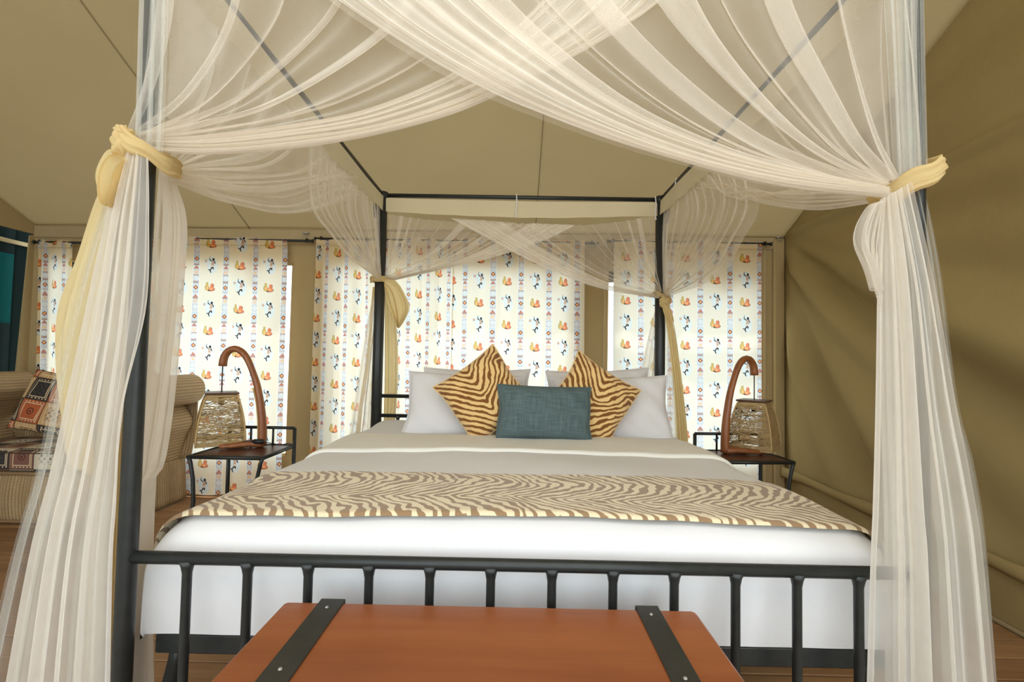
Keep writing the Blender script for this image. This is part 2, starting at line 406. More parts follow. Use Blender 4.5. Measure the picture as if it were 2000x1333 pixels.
# back wall with its window openings
wins = [(-4.02, -3.62), (-3.25, -1.955), (-1.60, .47), (.755, 2.075)]
ZT, ZB = 1.985, .34
xs = [XL] + [v for w in wins for v in w] + [XR]
V = []; F = []
def rect(x0, x1, z0, z1, y):
    nx = max(1, int((x1 - x0) / .12)); nz = max(1, int((z1 - z0) / .12)); b = len(V)
    for i in range(nx + 1):
        for j in range(nz + 1):
            X_, Z_ = x0 + (x1 - x0) * i / nx, z0 + (z1 - z0) * j / nz
            V.append((X_, y, Z_))
    for i in range(nx):
        for j in range(nz): a = b + i * (nz + 1) + j; F.append((a, a + nz + 1, a + nz + 2, a + 1))
for i in range(len(xs) - 1):
    if i % 2 == 0: rect(xs[i], xs[i + 1], -.06, ZE + .02, YB)
    else: rect(xs[i], xs[i + 1], -.06, ZB, YB); rect(xs[i], xs[i + 1], ZT, ZE + .02, YB)
wb = struct(link_mesh('wall_back', V, F, M['canvas'], smooth=False)); sm = wb.modifiers.new('s', 'SOLIDIFY'); sm.thickness = .012; sm.offset = 1
# seam strips and hems on the wall's uprights
for xx in (-10.875, 2.105, 2.215, .735, .50, -1.64, -3.58):
    MB().box((xx, YB - .012, 1.15), (.022, .012, 2.2), bev=.003).build('hem', M['canvas_edge'], wb, smooth=False)
MB().box(((XL + XR) / 2, YB - .02, 2.225), (XR - XL - .02, .012, .10), bev=.004).build('wall_pelmet', M['canvas_edge'], wb, smooth=False)
for i, (a, b_) in enumerate(wins):
    e = empty('window_%d' % (i + 1), ((a + b_) / 2, YB, ZB)); e['kind'] = 'structure'
    wd = b_ - a
    f = MB(); f.box((-wd / 2, .01, (ZT - ZB) / 2), (.03, .03, ZT - ZB + .03), bev=.004); f.box((wd / 2, .01, (ZT - ZB) / 2), (.03, .03, ZT - ZB + .03), bev=.004)
    f.box((0, .01, 0), (wd, .03, .03), bev=.004); f.box((0, .01, ZT - ZB), (wd, .03, .03), bev=.004)
    f.build('window_hem', M['canvas_edge'], e, smooth=False)
    # rolled dark green blind hanging outside over the top of the opening
    MB().box((0, .09, ZT - ZB + .02), (wd + .10, .012, .24), bev=.004).build('green_blind', M['green_canvas'], e, smooth=False) if i == 3 else None
    if i: 
        sx_ = {1: .975, 2: .62 + .80, 3: .98}[i] - wd / 2 if i != 2 else .255 + .565
        MB().box((sx_, -.012, ZT - ZB - .10), (.045, .006, .20), bev=.002).build('strap', M['canvas'], e, smooth=False)

# ceiling: rear canvas slope, plus an added sheet in front of the ridge
def roof_slope(name, y0, y1, z0, z1, n=40):
    xs_ = np.linspace(XL - .02, XR + .02, 90); ts = np.linspace(0, 1, n); P = np.zeros((90, n, 3))
    for i, x_ in enumerate(xs_):
        P[i, :, 0] = x_; P[i, :, 1] = y0 + (y1 - y0) * ts
        sag = .025 * np.sin(PI * ts) * (1 + .5 * math.sin(x_ * 1.9 + 1)) + .006 * np.sin(ts * 9 + x_ * 4)
        P[i, :, 2] = z0 + (z1 - z0) * ts - sag
    return grid_obj(name, P, M['canvas_roof'], thick=.004)
ZR = ZE + SL * (YB - YRIDGE)
ceil = struct(roof_slope('ceiling', YB + .03, YRIDGE, ZE - .015, ZR))
pf = roof_slope('unseen_sky_blocker', YRIDGE, -3.4, ZR, 3.05); pf.parent = ceil  # unseen sheet added to cut the high sky light on the bed foot
MB().tube([(XL, YRIDGE, ZR - .01), (XR, YRIDGE, ZR - .01)], .04, 10).build('ridge_pole', M['seam'], ceil)
for xx in (-2.343, .13):
    P = []
    for t in np.linspace(0.005, 1, 30):
        y_ = YB + (YRIDGE - YB) * t; sag = .025 * math.sin(PI * t) * (1 + .5 * math.sin(xx * 1.9 + 1)) + .006 * math.sin(t * 9 + xx * 4)
        P.append((xx, y_, ZE + SL * (YB - y_) - sag - .010))
    s = MB().tube(P, .0035, 6).build('roof_seam', M['seam'], ceil)

# right wall: a loose canvas gable with slack folds running down from its rear corner
def gable(name, x0, side, mat, hole=None):
    ny, nz = 150, 110; P = np.zeros((ny, nz, 3))
    ys = np.linspace(YF, YB + .01, ny)
    for i, y_ in enumerate(ys):
        top = ZE + SL * (YB - y_) if y_ > YRIDGE else ZE + .1 + (ZR - ZE - .1) * (y_ - YF) / (YRIDGE - YF)
        zz = np.linspace(-.02, top, nz); dy = (YB + .35 - y_); dz = (ZE + .25 - zz)
        an = np.arctan2(dz, dy); r = np.hypot(dy, dz)
        amp = .08 * smooth01(r / .5) * smooth01((YB - y_) / .25) * smooth01(zz / .5) * smooth01((ZE - zz) / .35)
        d = amp * (np.sin(an * 17 + .7 * np.sin(r * 2.1)) * .65 + .45 * np.sin(an * 31 + 1.3 + r * 1.4))
        d = d + .006 * np.sin(zz * 5 + y_ * 3) * smooth01((YB - y_) / .3)
        up = smooth01((zz - ZE) / .2)
        d = d + up * .02 * np.sin(an * 20 + 2) * smooth01((top - zz) / .3)
        ridge = np.exp(-((zz - (ZE + .015 * (YB - y_))) / .030) ** 2) * .05 * smooth01((YB - y_) / .2)
        P[i, :, 0] = x0 - side * (d + ridge); P[i, :, 1] = y_; P[i, :, 2] = zz
    return P
PR = gable('wall_right', XR, 1, None)
wr = struct(grid_obj('wall_right', PR, M['canvas_shaded'], thick=.004))
sk = []
for t in np.linspace(0, 1, 60):
    y_ = -1.2 + (YB - .02 + 1.2) * t
    sk.append([(XR - .05 - .006 * math.sin(y_ * 7), y_, .335 + .008 * math.sin(y_ * 5)), (XR - .055 - .006 * math.sin(y_ * 7 + 1), y_, .285 + .01 * math.sin(y_ * 6)), (XR - .050 - .006 * math.sin(y_ * 9), y_, .262 + .012 * math.sin(y_ * 6))])
grid_obj('hem_flap', np.array(sk), M['canvas_shaded'], wr, thick=.004)
MB().tube([(XR - .014, y_, 0.012) for y_ in np.linspace(-1.2, YB - .02, 20)], .012, 8).build('ground_rope', M['seam'], wr)
# corner upright: canvas sleeve beside the right-hand corner
MB().box((2.215, YB - .03, 1.15), (.095, .035, 2.24), bev=.012).build('corner_sleeve', M['canvas'], wb, smooth=False)
MB().tube([(XR - .012, YB - .018, z_) for z_ in np.linspace(0, ZE, 8)], .008, 8).build('corner_piping', M['seam'], wb)

# left wall: canvas edge, large opening, dark green porch canvas beyond
YO = 2.80
V = []; F = []
def quad(a, b, c, d): n = len(V); V.extend([a, b, c, d]); F.append((n, n + 1, n + 2, n + 3))
quad((XL, YB, -.05), (XL, YO - .06, -.05), (XL, YO + .035, 2.18), (XL, YB, 2.2))
quad((XL, YB, 2.2), (XL, 1.2, 2.2), (XL, 1.2, ZE + SL * (YB - 1.2)), (XL, YB, ZE))
quad((XL, 1.2, -.05), (XL, YF, -.05), (XL, YF, 2.39), (XL, 1.2, ZE + SL * (YB - 1.2)))
quad((XL, 1.2, ZE + SL * (YB - 1.2)), (XL, YF, 2.39), (XL, YRIDGE, ZR), (XL, YRIDGE, ZR))
F[-1] = F[-1][:3]
wl = struct(link_mesh('wall_left', V, F, M['canvas'], smooth=False)); s_ = wl.modifiers.new('s', 'SOLIDIFY'); s_.thickness = .012
pc = empty('door_1', (XL - .15, 2.0, 0)); pc['kind'] = 'structure'
P = np.zeros((30, 30, 3))
for i in range(30):
    for j in range(30):
        y_ = -1.3 + 2.2 * i / 29; z_ = 0 + 2.5 * j / 29; P[i, j] = (-.02 + .02 * math.sin(y_ * 14), y_, z_)
def panel(y0, y1, z0, z1, name, mat, n=24):
    P = np.zeros((n, n, 3))
    for i in range(n):
        for j in range(n):
            y_ = y0 + (y1 - y0) * i / (n - 1); z_ = z0 + (z1 - z0) * j / (n - 1); P[i, j] = (.012 * math.sin(y_ * 11 + z_), y_, z_)
    return grid_obj(name, P, mat, pc, thick=.004)
panel(0.875, 1.5, -.02, 2.6, 'green_flap', M['green_canvas'])
panel(-1.2, 0.875, 2.02, 2.6, 'green_flap', M['green_canvas'])
panel(-1.2, 0.875, -.02, 1.42, 'green_flap', M['green_canvas'])
panel(-1.2, 0.875, 1.42, 2.02, 'mesh_window', M['teal_mesh'])
MB().box((.03, .35, 2.12), (.012, 1.35, .035), bev=.003).build('flap_binding', M['canvas_edge'], pc, smooth=False)

# ------------------------------------------------------------------ curtain rods and curtains
ROD = {}
def rod(x0, x1, z, label):
    e = empty('curtain_rod', (x0, 2.80, z)); tag(e, label, 'curtain rod', 'curtain rods')
    MB().tube([(0, 0, 0), (x1 - x0, 0, 0)], .011, 10).build('rod', M['iron'], e)
    for q in (0, x1 - x0): MB().tube([(q - .004, 0, 0), (q + .004, 0, 0)], .017, 10).build('rod_end', M['iron'], e)
    for q in ((.05, x1 - x0 - .05)):
        b = MB(); b.box((q, .035, .015), (.016, .09, .012), bev=.003); b.tube([(q, .0, -.015), (q, -.014, -.008), (q, -.014, .008), (q, 0, .016)], .004, 6)
        b.build('hook', M['iron'], e)
    return e
rod(-4.14, -3.55, 2.115, 'black rod carrying the narrow curtain at the far left corner')
rod(-3.30, -1.76, 2.165, 'black rod above the curtain behind the left bedside lamp')
rod(-1.74, .66, 2.185, 'long black rod of the curtains behind the bed head')
rod(.74, 2.12, 2.205, 'black rod above the curtain behind the right bedside lamp')
def curtain(x0, x1, bx0, bx1, z, nf, amp, label, u_off=0.0, seed=0, ratio=1.08, v_off=0.0, zbot=.02):
    n = int((x1 - x0) / .010) + 2; m = 90; s = np.linspace(0, 1, n); P = np.zeros((n, m, 3)); uv = np.zeros((n, m, 2))
    ph = snoise(s * 9, seed) * 1.6
    for j in range(m):
        t = j / (m - 1); a = amp * (.55 + .6 * t) if t > .04 else amp * .35
        X0 = x0 + (bx0 - x0) * t; X1 = x1 + (bx1 - x1) * t
        fold = np.sin(s * nf * 2 * PI + ph + .35 * math.sin(t * 4 + seed))
        P[:, j, 0] = X0 + (X1 - X0) * s + .35 * a * np.cos(s * nf * 2 * PI + ph) * .6
        P[:, j, 1] = 2.795 + a * fold * (.6 + .4 * np.sin(s * 7 + seed)) + .0
        P[:, j, 2] = z + .018 - (z + .018 - zbot) * t + .006 * np.sin(s * nf * PI + seed) * (1 - t) + .004 * np.sin(s * 21) * t
        if t < .03: P[:, j, 1] = 2.80 - .014 * math.sin(t / .03 * PI) + .3 * a * fold
    uv[:, :, 0] = (s * (x1 - x0) * ratio)[:, None] + u_off; uv[:, :, 1] = (P[:, :, 2]) + v_off
    o = grid_obj('curtain', P, M['curtain'], uv=uv)
    h = np.copy(P[:, 1:4]); h[:, :, 1] -= .010; h[:, 0, 2] = z - .045; h[:, 1, 2] = z - .048; h[:, 2, 2] = z - .051
    grid_obj('header_stitch', h, M['curtain'], o, uv=uv[:, 1:4])
    tag(o, label, 'curtain', 'printed window curtains'); return o
# u_off puts the printed bands where the photograph shows them
curtain(-4.10, -3.80, -4.02, -3.72, 2.115, 3.2, .022, 'narrow printed curtain beside the green door opening in the far left corner', .13, 1, 1.7)
curtain(-3.24, -1.972, -3.24, -1.958, 2.165, 5.3, .016, 'wide cream printed curtain behind the left bedside lamp', .018 - 1.268, 2, 1.0)
curtain(-1.728, -1.09, -1.73, -1.04, 2.175, 3.6, .042, 'bunched printed curtain hanging left of the bed, with tan outer edge', .10, 3, 1.5, .06)
curtain(-1.10, -.552, -1.06, -.550, 2.185, 2.6, .030, 'printed curtain behind the left pillow, next to the bed post', .02, 4, 1.45, .03)
curtain(-.565, .545, -.565, .56, 2.190, 5.0, .018, 'wide printed curtain straight behind the middle of the bed head', .135, 5, 1.06, .09)
curtain(.79, 2.036, .80, 2.04, 2.205, 4.2, .011, 'flat printed curtain behind the right bedside lamp', .015 - 1.246, 6, 1.0, .05)

# ------------------------------------------------------------------ four-poster bed
W2, BL, HT = .975, 2.10, 2.327
bed = empty('four_poster_bed', (0, 0, 0)); tag(bed, 'black iron four-poster canopy bed in the middle of the tent', 'bed')
def part(mb, name, mat='iron', parent=None, sm=True): return mb.build(name, M[mat], parent or bed, sm)
for sx in (-1, 1):
    p = part(MB().tube([(sx * W2, 0, 0), (sx * W2, 0, .55), (sx * W2, 0, 1.5), (sx * W2, 0, HT + .01)], [.0225, .022, .0215, .021], 18), 'post')
    MB().tube([(sx * W2, 0, .0), (sx * W2, 0, .035)], .030, 16).build('post_foot', M['iron'], p)
    MB().tube([(sx * W2, 0, HT + .006), (sx * W2, 0, HT + .03)], [.026, .022], 16).build('post_cap', M['iron'], p)
    p = part(MB().tube([(sx * W2, BL, 0), (sx * W2, BL, HT + .01)], .036, 18), 'post')
    MB().tube([(sx * W2, BL, .0), (sx * W2, BL, .035)], .038, 16).build('post_foot', M['iron'], p)
    MB().tube([(sx * W2, BL, HT - .03), (sx * W2, BL, HT + .02)], .040, 16).build('post_cap', M['iron'], p)
    MB().box((sx * (W2 + .038), BL - .03, HT - .085), (.018, .05, .17), bev=.004).build('sleeve_plate', M['iron'], p)
    part(MB().tube([(sx * W2, 0, HT), (sx * W2, BL, HT)], .016, 12), 'canopy_rail')
    part(MB().box((sx * .935, BL / 2 + .05, .440), (.03, BL - .16, .05), bev=.004), 'side_rail', sm=False)
    # curved strut foot under the frame
    part(MB().tube([(sx * .915, .12, .43), (sx * .925, .12, .37), (sx * .95, .12, .26), (sx * .955, .12, .13), (sx * .955, .12, .0)], .020, 12), 'strut')
part(MB().tube([(-W2, 0, HT), (W2, 0, HT)], .016, 12), 'canopy_rail')
part(MB().tube([(-W2, BL, HT), (W2, BL, HT)], .015, 12), 'canopy_rail')
part(MB().tube([(-W2, 0, .6915), (W2, 0, .6915)], .0155, 14), 'footboard_rail')
part(MB().tube([(-W2, 0, .20), (W2, 0, .20)], .0135, 12), 'footboard_rail')
part(MB().box((0, .085, .440), (1.90, .03, .05), bev=.004), 'base_rail', sm=False)
part(MB().box((0, BL - .05, .448), (1.90, .03, .05), bev=.004), 'base_rail', sm=False)
for k in range(6):
    part(MB().box((0, .25 + k * .33, .435), (1.86, .07, .02), bev=.003), 'cross_slat', 'table_wood', sm=False)
for k in range(1, 13):
    xx = -W2 + 2 * W2 * k / 13
    part(MB().tube([(xx, 0, .687), (xx, 0, .672), (xx, 0, .655), (xx, 0, .23), (xx, 0, .20)], [.020, .0145, .0112, .0112, .015], 12), 'footboard_bar')
for zz in (.925, .79):
    part(MB().tube([(-W2, BL, zz), (W2, BL, zz)], .013, 12), 'headboard_rail')
for k in range(1, 13):
    xx = -W2 + 2 * W2 * k / 13
    part(MB().tube([(xx, BL, .79), (xx, BL, .772), (xx, BL, .76), (xx, BL, .42)], [.017, .013, .010, .010], 10), 'headboard_bar')
part(MB().tube([(-W2, BL, .42), (W2, BL, .42)], .013, 12), 'headboard_rail')

# ------------------------------------------------------------------ bedding
ZM = .754
def bed_profile(x, y, grow=0.0):
    """height of the bedding top and its sides; returns surface point for parameter pair"""
    return None
def bedding_surface(us, ys, z_hem_fn, grow=0.0, half=.975):
    """us in [-1,1] runs across: hem - side - rounded shoulder - flat top - ... ; ys depth"""
    P = np.zeros((len(us), len(ys), 3)); R_ = .105
    flat = half - R_; arc = PI / 2 * R_ * .8; 
    for j, y_ in enumerate(ys):
        hem = z_hem_fn(y_); side = ZM - R_ * .72 - hem
        tot = flat + arc + side
        for i, u in enumerate(us):
            s = abs(u) * tot; sg = 1 if u >= 0 else -1
            crown = .016 * (1 - (s / tot) ** 2)
            if s <= flat: x_, z_, nx, nz = s, ZM, 0, 1
            elif s <= flat + arc:
                a = (s - flat) / arc * PI / 2; x_, z_, nx, nz = flat + R_ * math.sin(a), ZM - R_ * .72 * (1 - math.cos(a)), math.sin(a), math.cos(a)
            else:
                x_, z_, nx, nz = half, ZM - R_ * .72 - (s - flat - arc), 1, 0
            P[i, j] = (sg * (x_ + nx * grow), y_, z_ + nz * grow + crown)
    return P
def hem(y_): return .452 + .006 * math.sin(y_ * 9)
def make_cover():
    nu, ny = 120, 90
    us = np.linspace(-1, 1, nu); ys = np.linspace(.20, 2.06, ny)
    P = bedding_surface(us, ys, hem)
    # soft wrinkles on the flat top
    for i in range(nu):
        for j in range(ny):
            x_, y_ = P[i, j, 0], P[i, j, 1]; P[i, j, 2] += .003 * math.sin(x_ * 5 + y_ * 9) + .002 * math.sin(x_ * 23 - y_ * 17) * .6
            if abs(x_) > .8: P[i, j, 0] += .006 * math.sin(y_ * 13) * (abs(x_) - .8) / .13 * (1 if x_ > 0 else -1)
    # front end: the profile shrinks around the rounded end and drops down the foot
    F_ = P[:, 0].copy(); end = []
    Re = .13
    steps = [(math.sin(a) * Re, (1 - math.cos(a)) * Re * .62) for a in np.linspace(0, PI / 2, 12)[1:]]
    zs0 = Re * .62
    for q in np.linspace(0, 1, 16)[1:]: steps.append((Re + .006 * q * 0, zs0 + (ZM - zs0 - .452) * q))
    for dy, dz in steps:
        ring = F_.copy()
        topz = ZM + .016 - dz
        for i in range(nu):
            x_, _, z_ = F_[i]; rel = (z_ - .455) / (ZM + .016 - .455)
            hemz = .452 + .007 * math.sin(x_ * 19) + .005 * math.sin(x_ * 43 + 1) + (.014 if x_ > .6 else 0) * math.sin(x_ * 30)
            z2 = hemz + (topz - hemz) * rel
            xs_ = x_ * (1 - .002 * (dy / Re) ** 3 * smooth01(np.array((z_ - .5) / .2)))
            ring[i] = (xs_, .20 - dy - .012 * math.sin(min(1, dz / .31) * PI), max(z2, min(z_, hemz)))
        end.append(ring)
    E_ = np.stack(end[::-1], 1)
    return np.concatenate([E_, P], 1)
PC = make_cover()
mat_o = grid_obj('mattress', PC, M['sheet']); tag(mat_o, 'thick mattress wrapped tight in a smooth white sheet on the iron bed', 'mattress')
def ribbon(us, ys, grow, thick, name, mat, parent=None, hemv=.60, uvscale=True, wob=0.0):
    P = bedding_surface(us, ys, lambda y_: hemv, grow)
    if wob:
        for i in range(len(us)): P[i, :, 1] += wob * math.sin(us[i] * 3.5 + 1) + wob * .3 * math.sin(us[i] * 17)
    for i in range(P.shape[0]):
        for j in range(P.shape[1]):
            x_, y_ = P[i, j, 0], P[i, j, 1]; P[i, j, 2] += .003 * math.sin(x_ * 5 + y_ * 9) + .002 * math.sin(x_ * 23 - y_ * 17) * .6
    d = np.zeros(P.shape[:2]); L_ = np.r_[0, np.cumsum(np.linalg.norm(np.diff(P[:, 0], axis=0), axis=1))]
    uv = np.zeros((*P.shape[:2], 2)); uv[:, :, 0] = L_[:, None]; uv[:, :, 1] = P[:, :, 1]
    # round the long edges down so the cloth has a visible thickness
    k = [ -1, 0 ]
    for q in range(5):
        dz = thick * (1 - math.sqrt(max(0, 1 - (1 - EDG[q] / .016) ** 2)))
        P[:, q, 2] -= dz; P[:, -1 - q, 2] -= dz
    return grid_obj(name, P, mat, parent, uv=uv)
EDG = (0, .002, .005, .010, .016)
def edge_ys(a, b_, n): return np.r_[[a + q for q in EDG], np.linspace(a + .03, b_ - .03, n), [b_ - q for q in EDG[::-1]]]
run = ribbon(np.linspace(-.97, .97, 150), edge_ys(.11, .56, 24), .013, .012, 'bed_runner', M['zebra_runner'], wob=.006, hemv=.56)
tag(run, 'tan and brown zebra striped runner laid across the foot of the bed', 'bed runner')
cuff = ribbon(np.linspace(-.93, .93, 110), edge_ys(.985, 1.42, 16), .017, .016, 'turned_cuff', M['cuff'], wob=.010, hemv=.60)
cuff.parent = mat_o

def pillow(name, w, h, t, mat, loc, rot, seed=0, pinch=.085, n=34, pw=2.6, label='', cat='pillow', group=None, piping=None, uvc=True, sag=0.0):
    r = np.random.RandomState(seed); e = empty(name, loc); e.rotation_euler = rot
    uu = np.linspace(-1, 1, n); V_ = []; UV_ = []; Fs = []
    for side in (1, -1):
        for i in range(n):
            for j in range(n):
                a, b_ = uu[i], uu[j]
                ea = 1 - abs(a) ** pw; eb = 1 - abs(b_) ** pw
                th = (max(ea, 0) * max(eb, 0)) ** .48
                px = a * w / 2 * (1 - pinch * (1 - b_ * b_) * a ** 4)
                pz = b_ * h / 2 * (1 - pinch * (1 - a * a) * b_ ** 4)
                wr = .010 * math.sin(a * 6 + seed) * math.sin(b_ * 5 + seed * 2) + .006 * math.sin(a * 15 + b_ * 9 + seed) * (abs(a) + abs(b_)) * .7
                bot = 1 + sag * (-b_)
                V_.append((px + .003 * math.sin(b_ * 5 + seed) * abs(a) ** 3, -side * (th * t / 2 * bot + wr * th), pz)); UV_.append((px, pz))
    for s_ in range(2):
        for i in range(n - 1):
            for j in range(n - 1):
                k = s_ * n * n + i * n + j; f = (k, k + n, k + n + 1, k + 1); Fs.append(f if s_ == 0 else f[::-1])
    o = link_mesh('cover', V_, Fs, mat, e, True, np.array(UV_))
    path = []
    for i in range(n): path.append(V_[i * n])
    for j in range(1, n): path.append(V_[(n - 1) * n + j])
    for i in range(n - 2, -1, -1): path.append(V_[i * n + n - 1])
    for j in range(n - 2, 0, -1): path.append(V_[j])
    MB().tube(path, .0035, 6, closed=True).build('seam', piping or mat, e)
    tag(e, label, cat, group); return e
def at(u, v, y): return tuple(un(u, v, 'y', y))
R_ = math.radians
WP = 'white pillows at the bed head'
pillow('pillow', .70, .44, .17, M['pillowcase'], at(930, 783, 1.86), (R_(-20), 0, R_(1)), 1, label='white pillow at left rear, mostly hidden behind another white pillow', group=WP)
pillow('pillow', .68, .44, .17, M['pillowcase'], at(1172, 785, 1.88), (R_(-18), R_(-3), 0), 2, label='white pillow at right rear, its pointed corner rising beside the zebra cushion', group=WP)
pillow('pillow', .72, .42, .18, M['pillowcase'], at(908, 792, 1.66), (R_(-24), R_(1), R_(2)), 3, label='white pillow in front at left, behind the upright zebra cushion', group=WP)
pillow('pillow', .72, .42, .18, M['pillowcase'], at(1192, 799, 1.66), (R_(-22), R_(-1.5), R_(-2)), 4, label='white pillow in front at right, nearest the right bed post', group=WP)
pillow('cushion', .415, .415, .15, M['zebra'], at(946, 771, 1.45), (R_(-16), R_(-37), R_(6)), 5, label='zebra striped cushion standing on its corner at left of the blue one', cat='cushion', group='zebra cushions on the bed')
pillow('cushion', .415, .415, .15, M['zebra'], at(1156, 783, 1.46), (R_(-16), R_(32), R_(-4)), 6, label='zebra striped cushion leaning at right of the blue one', cat='cushion', group='zebra cushions on the bed')
pillow('cushion', .50, .285, .14, M['teal'], at(1063, 806, 1.33), (R_(-12), R_(1), 0), 7, pinch=.05, label='oblong slate blue woven cushion in front of the zebra cushions', cat='cushion')

# ------------------------------------------------------------------ mosquito net
netr = empty('mosquito_net', (0, 0, HT)); tag(netr, 'sheer cream mosquito net gathered round the four bed posts', 'mosquito net')
def K(pts, ax='y', val=-.02): return [un(u, v, ax, val) if not isinstance(val, (list, tuple)) else un(u, v, ax, val[i]) for i, (u, v) in enumerate(pts)]
def folds(keys, n, m, nf, nrm, mat, name='net_panel', amp=(.012, .014), ov=1.2, seed=0, s_pos=None, parent=None, ease=None):
    """keys: strands (3-D polylines from the top to the tie) from one side of the cloth to the other"""
    C = np.array([spline(k, m) for k in keys]); kn = len(keys); sp = np.linspace(0, 1, kn) if s_pos is None else np.array(s_pos)
    s = np.linspace(0, 1, n); t = np.linspace(0, 1, m); rs = np.random.RandomState(seed)
    # non-uniform pleats which double back on themselves (ov > 1)
    ph = snoise(s * nf * .8, seed, 2) * 2.2
    Sg = np.zeros((n, m)); D = np.zeros((n, m))
    for j, tt in enumerate(t):
        phj = ph + .8 * math.sin(tt * 2.3 + seed) * snoise(s * nf * .3, seed + 5, 1)
        w = 2 * PI * nf * s + phj; w2 = 2 * PI * nf * 2.37 * s + 1.7 * phj + seed
        lo = .45 + .55 * snoise(s * nf * 1.3, seed + 9, 2) ** 2 * 2.2
        Sg[:, j] = s + ov * lo / (2 * PI * nf) * np.sin(w) + ov * .12 / (2 * PI * nf * 2.37) * np.sin(w2)
        a = amp[0] + (amp[1] - amp[0]) * tt
        D[:, j] = a * (np.cos(w) * lo + .35 * np.cos(w2))
    Sg = np.clip(Sg, 0, 1); P = np.zeros((n, m, 3))
    for j in range(m):
        # monotone smooth interpolation between key strands
        for k in range(3):
            P[:, j, k] = cubic(sp, C[:, j, k], Sg[:, j])
    N = np.array(nrm, float); N /= np.linalg.norm(N)
    return grid_obj(name, P + D[:, :, None] * N, mat, parent or netr if parent is not False else None)
def cubic(xk, yk, x):
    xk = np.asarray(xk); yk = np.asarray(yk); n = len(xk)
    if n == 2: return np.interp(x, xk, yk)
    d = np.gradient(yk, xk); i = np.clip(np.searchsorted(xk, x) - 1, 0, n - 2); h = xk[i + 1] - xk[i]; t = (x - xk[i]) / h
    return (2 * t ** 3 - 3 * t ** 2 + 1) * yk[i] + (t ** 3 - 2 * t ** 2 + t) * h * d[i] + (-2 * t ** 3 + 3 * t ** 2) * yk[i + 1] + (t ** 3 - t ** 2) * h * d[i + 1]
netr.location = (0, 0, 0)
# front, left half (behind)
FL = [K([(272, -125), (268, 60), (262, 262)]), K([(400, -120), (385, 40), (330, 170), (262, 264)]), K([(520, -120), (490, 40), (390, 185), (263, 268)]),
      K([(820, -115), (740, 40), (540, 190), (400, 240), (263, 271)]),
      K([(1150, -110), (940, 100), (740, 205), (560, 246), (400, 266), (262, 275)]),
      K([(1290, -108), (1170, 40), (960, 165), (750, 240), (560, 270), (400, 284), (262, 279)]),
      K([(1400, -108), (1290, 5), (1130, 105), (970, 186), (860, 229), (700, 269), (550, 291), (400, 301), (310, 295), (262, 286)])]
folds(FL, 620, 60, 9, (0, 1, 0), M['net'], seed=1, ov=2.0, amp=(.012, .016), s_pos=(0, .10, .2, .48, .72, .87, 1))
# front, right half (in front)
FR = [K([(1800, -118), (1801, 100), (1802, 325)], val=-.05), K([(1750, -118), (1762, 100), (1775, 345)], val=-.05),
      K([(1640, -118), (1652, 50), (1692, 250), (1742, 352)], val=-.05), K([(1400, -118), (1475, 80), (1610, 270), (1730, 357)], val=-.05),
      K([(1100, -118), (1250, 80), (1450, 255), (1620, 335), (1725, 365)], val=-.05),
      K([(830, -118), (1000, 55), (1200, 205), (1400, 295), (1580, 345), (1722, 373)], val=-.05),
      K([(640, -118), (760, 10), (900, 110), (1090, 215), (1300, 298), (1500, 350), (1722, 381)], val=-.05),
      K([(520, -118), (650, 0), (830, 120), (960, 190), (1050, 228), (1190, 280), (1330, 322), (1450, 355), (1560, 375), (1722, 390)], val=-.05)]
folds(FR, 700, 60, 10, (0, 1, 0), M['net'], seed=2, ov=2.0, amp=(.012, .016), s_pos=(0, .06, .16, .34, .55, .74, .89, 1))
folds(FL[-3:], 300, 60, 6, (0, 1, 0), M['net_side'], seed=41, ov=1.5, amp=(.008, .012))
folds([[q + np.array((0, -.02, 0)) for q in k_] for k_ in FR[-3:]], 300, 60, 6, (0, 1, 0), M['net_side'], seed=42, ov=1.5, amp=(.008, .012))
# flat doubled strip of loose net beside each front post
folds([K([(272, -125), (266, 60), (262, 262)], val=-.045), K([(330, -125), (328, 60), (318, 300)], val=-.045)], 80, 30, 3, (0, 1, 0), M['net_cool'], seed=3)
folds([K([(1722, -118), (1735, 100), (1750, 350)], val=-.04), K([(1800, -118), (1803, 100), (1808, 330)], val=-.04)], 120, 30, 5, (0, 1, 0), M['net_cool'], seed=4)
# back wall of the net: two crossing halves
YBk = 2.085
BLk = [K([(758, 418), (757, 480), (752, 535)], val=YBk), K([(830, 428), (800, 490), (755, 540)], val=YBk), K([(930, 434), (860, 495), (757, 543)], val=YBk),
       K([(1040, 436), (940, 490), (850, 522), (758, 546)], val=YBk), K([(1125, 439), (1060, 470), (960, 503), (860, 527), (758, 550)], val=YBk)]
folds(BLk, 520, 36, 15, (0, 1, 0), M['net'], seed=5, ov=1.9, amp=(.010, .012))
BRk = [K([(1280, 420), (1284, 500), (1292, 568)], val=YBk - .03), K([(1200, 434), (1240, 520), (1290, 572)], val=YBk - .03), K([(1090, 440), (1180, 520), (1288, 576)], val=YBk - .03),
       K([(980, 434), (1080, 500), (1180, 550), (1287, 579)], val=YBk - .03), K([(880, 427), (970, 476), (1060, 522), (1170, 563), (1286, 583)], val=YBk - .03)]
folds(BRk, 520, 36, 15, (0, 1, 0), M['net'], seed=6, ov=1.9, amp=(.010, .012))
folds(BLk[-2:], 160, 36, 4, (0, 1, 0), M['net_side'], seed=45, ov=1.2, amp=(.006, .008))
folds([[q + np.array((0, -.02, 0)) for q in k_] for k_ in BRk[-2:]], 160, 36, 4, (0, 1, 0), M['net_side'], seed=46, ov=1.2, amp=(.006, .008))
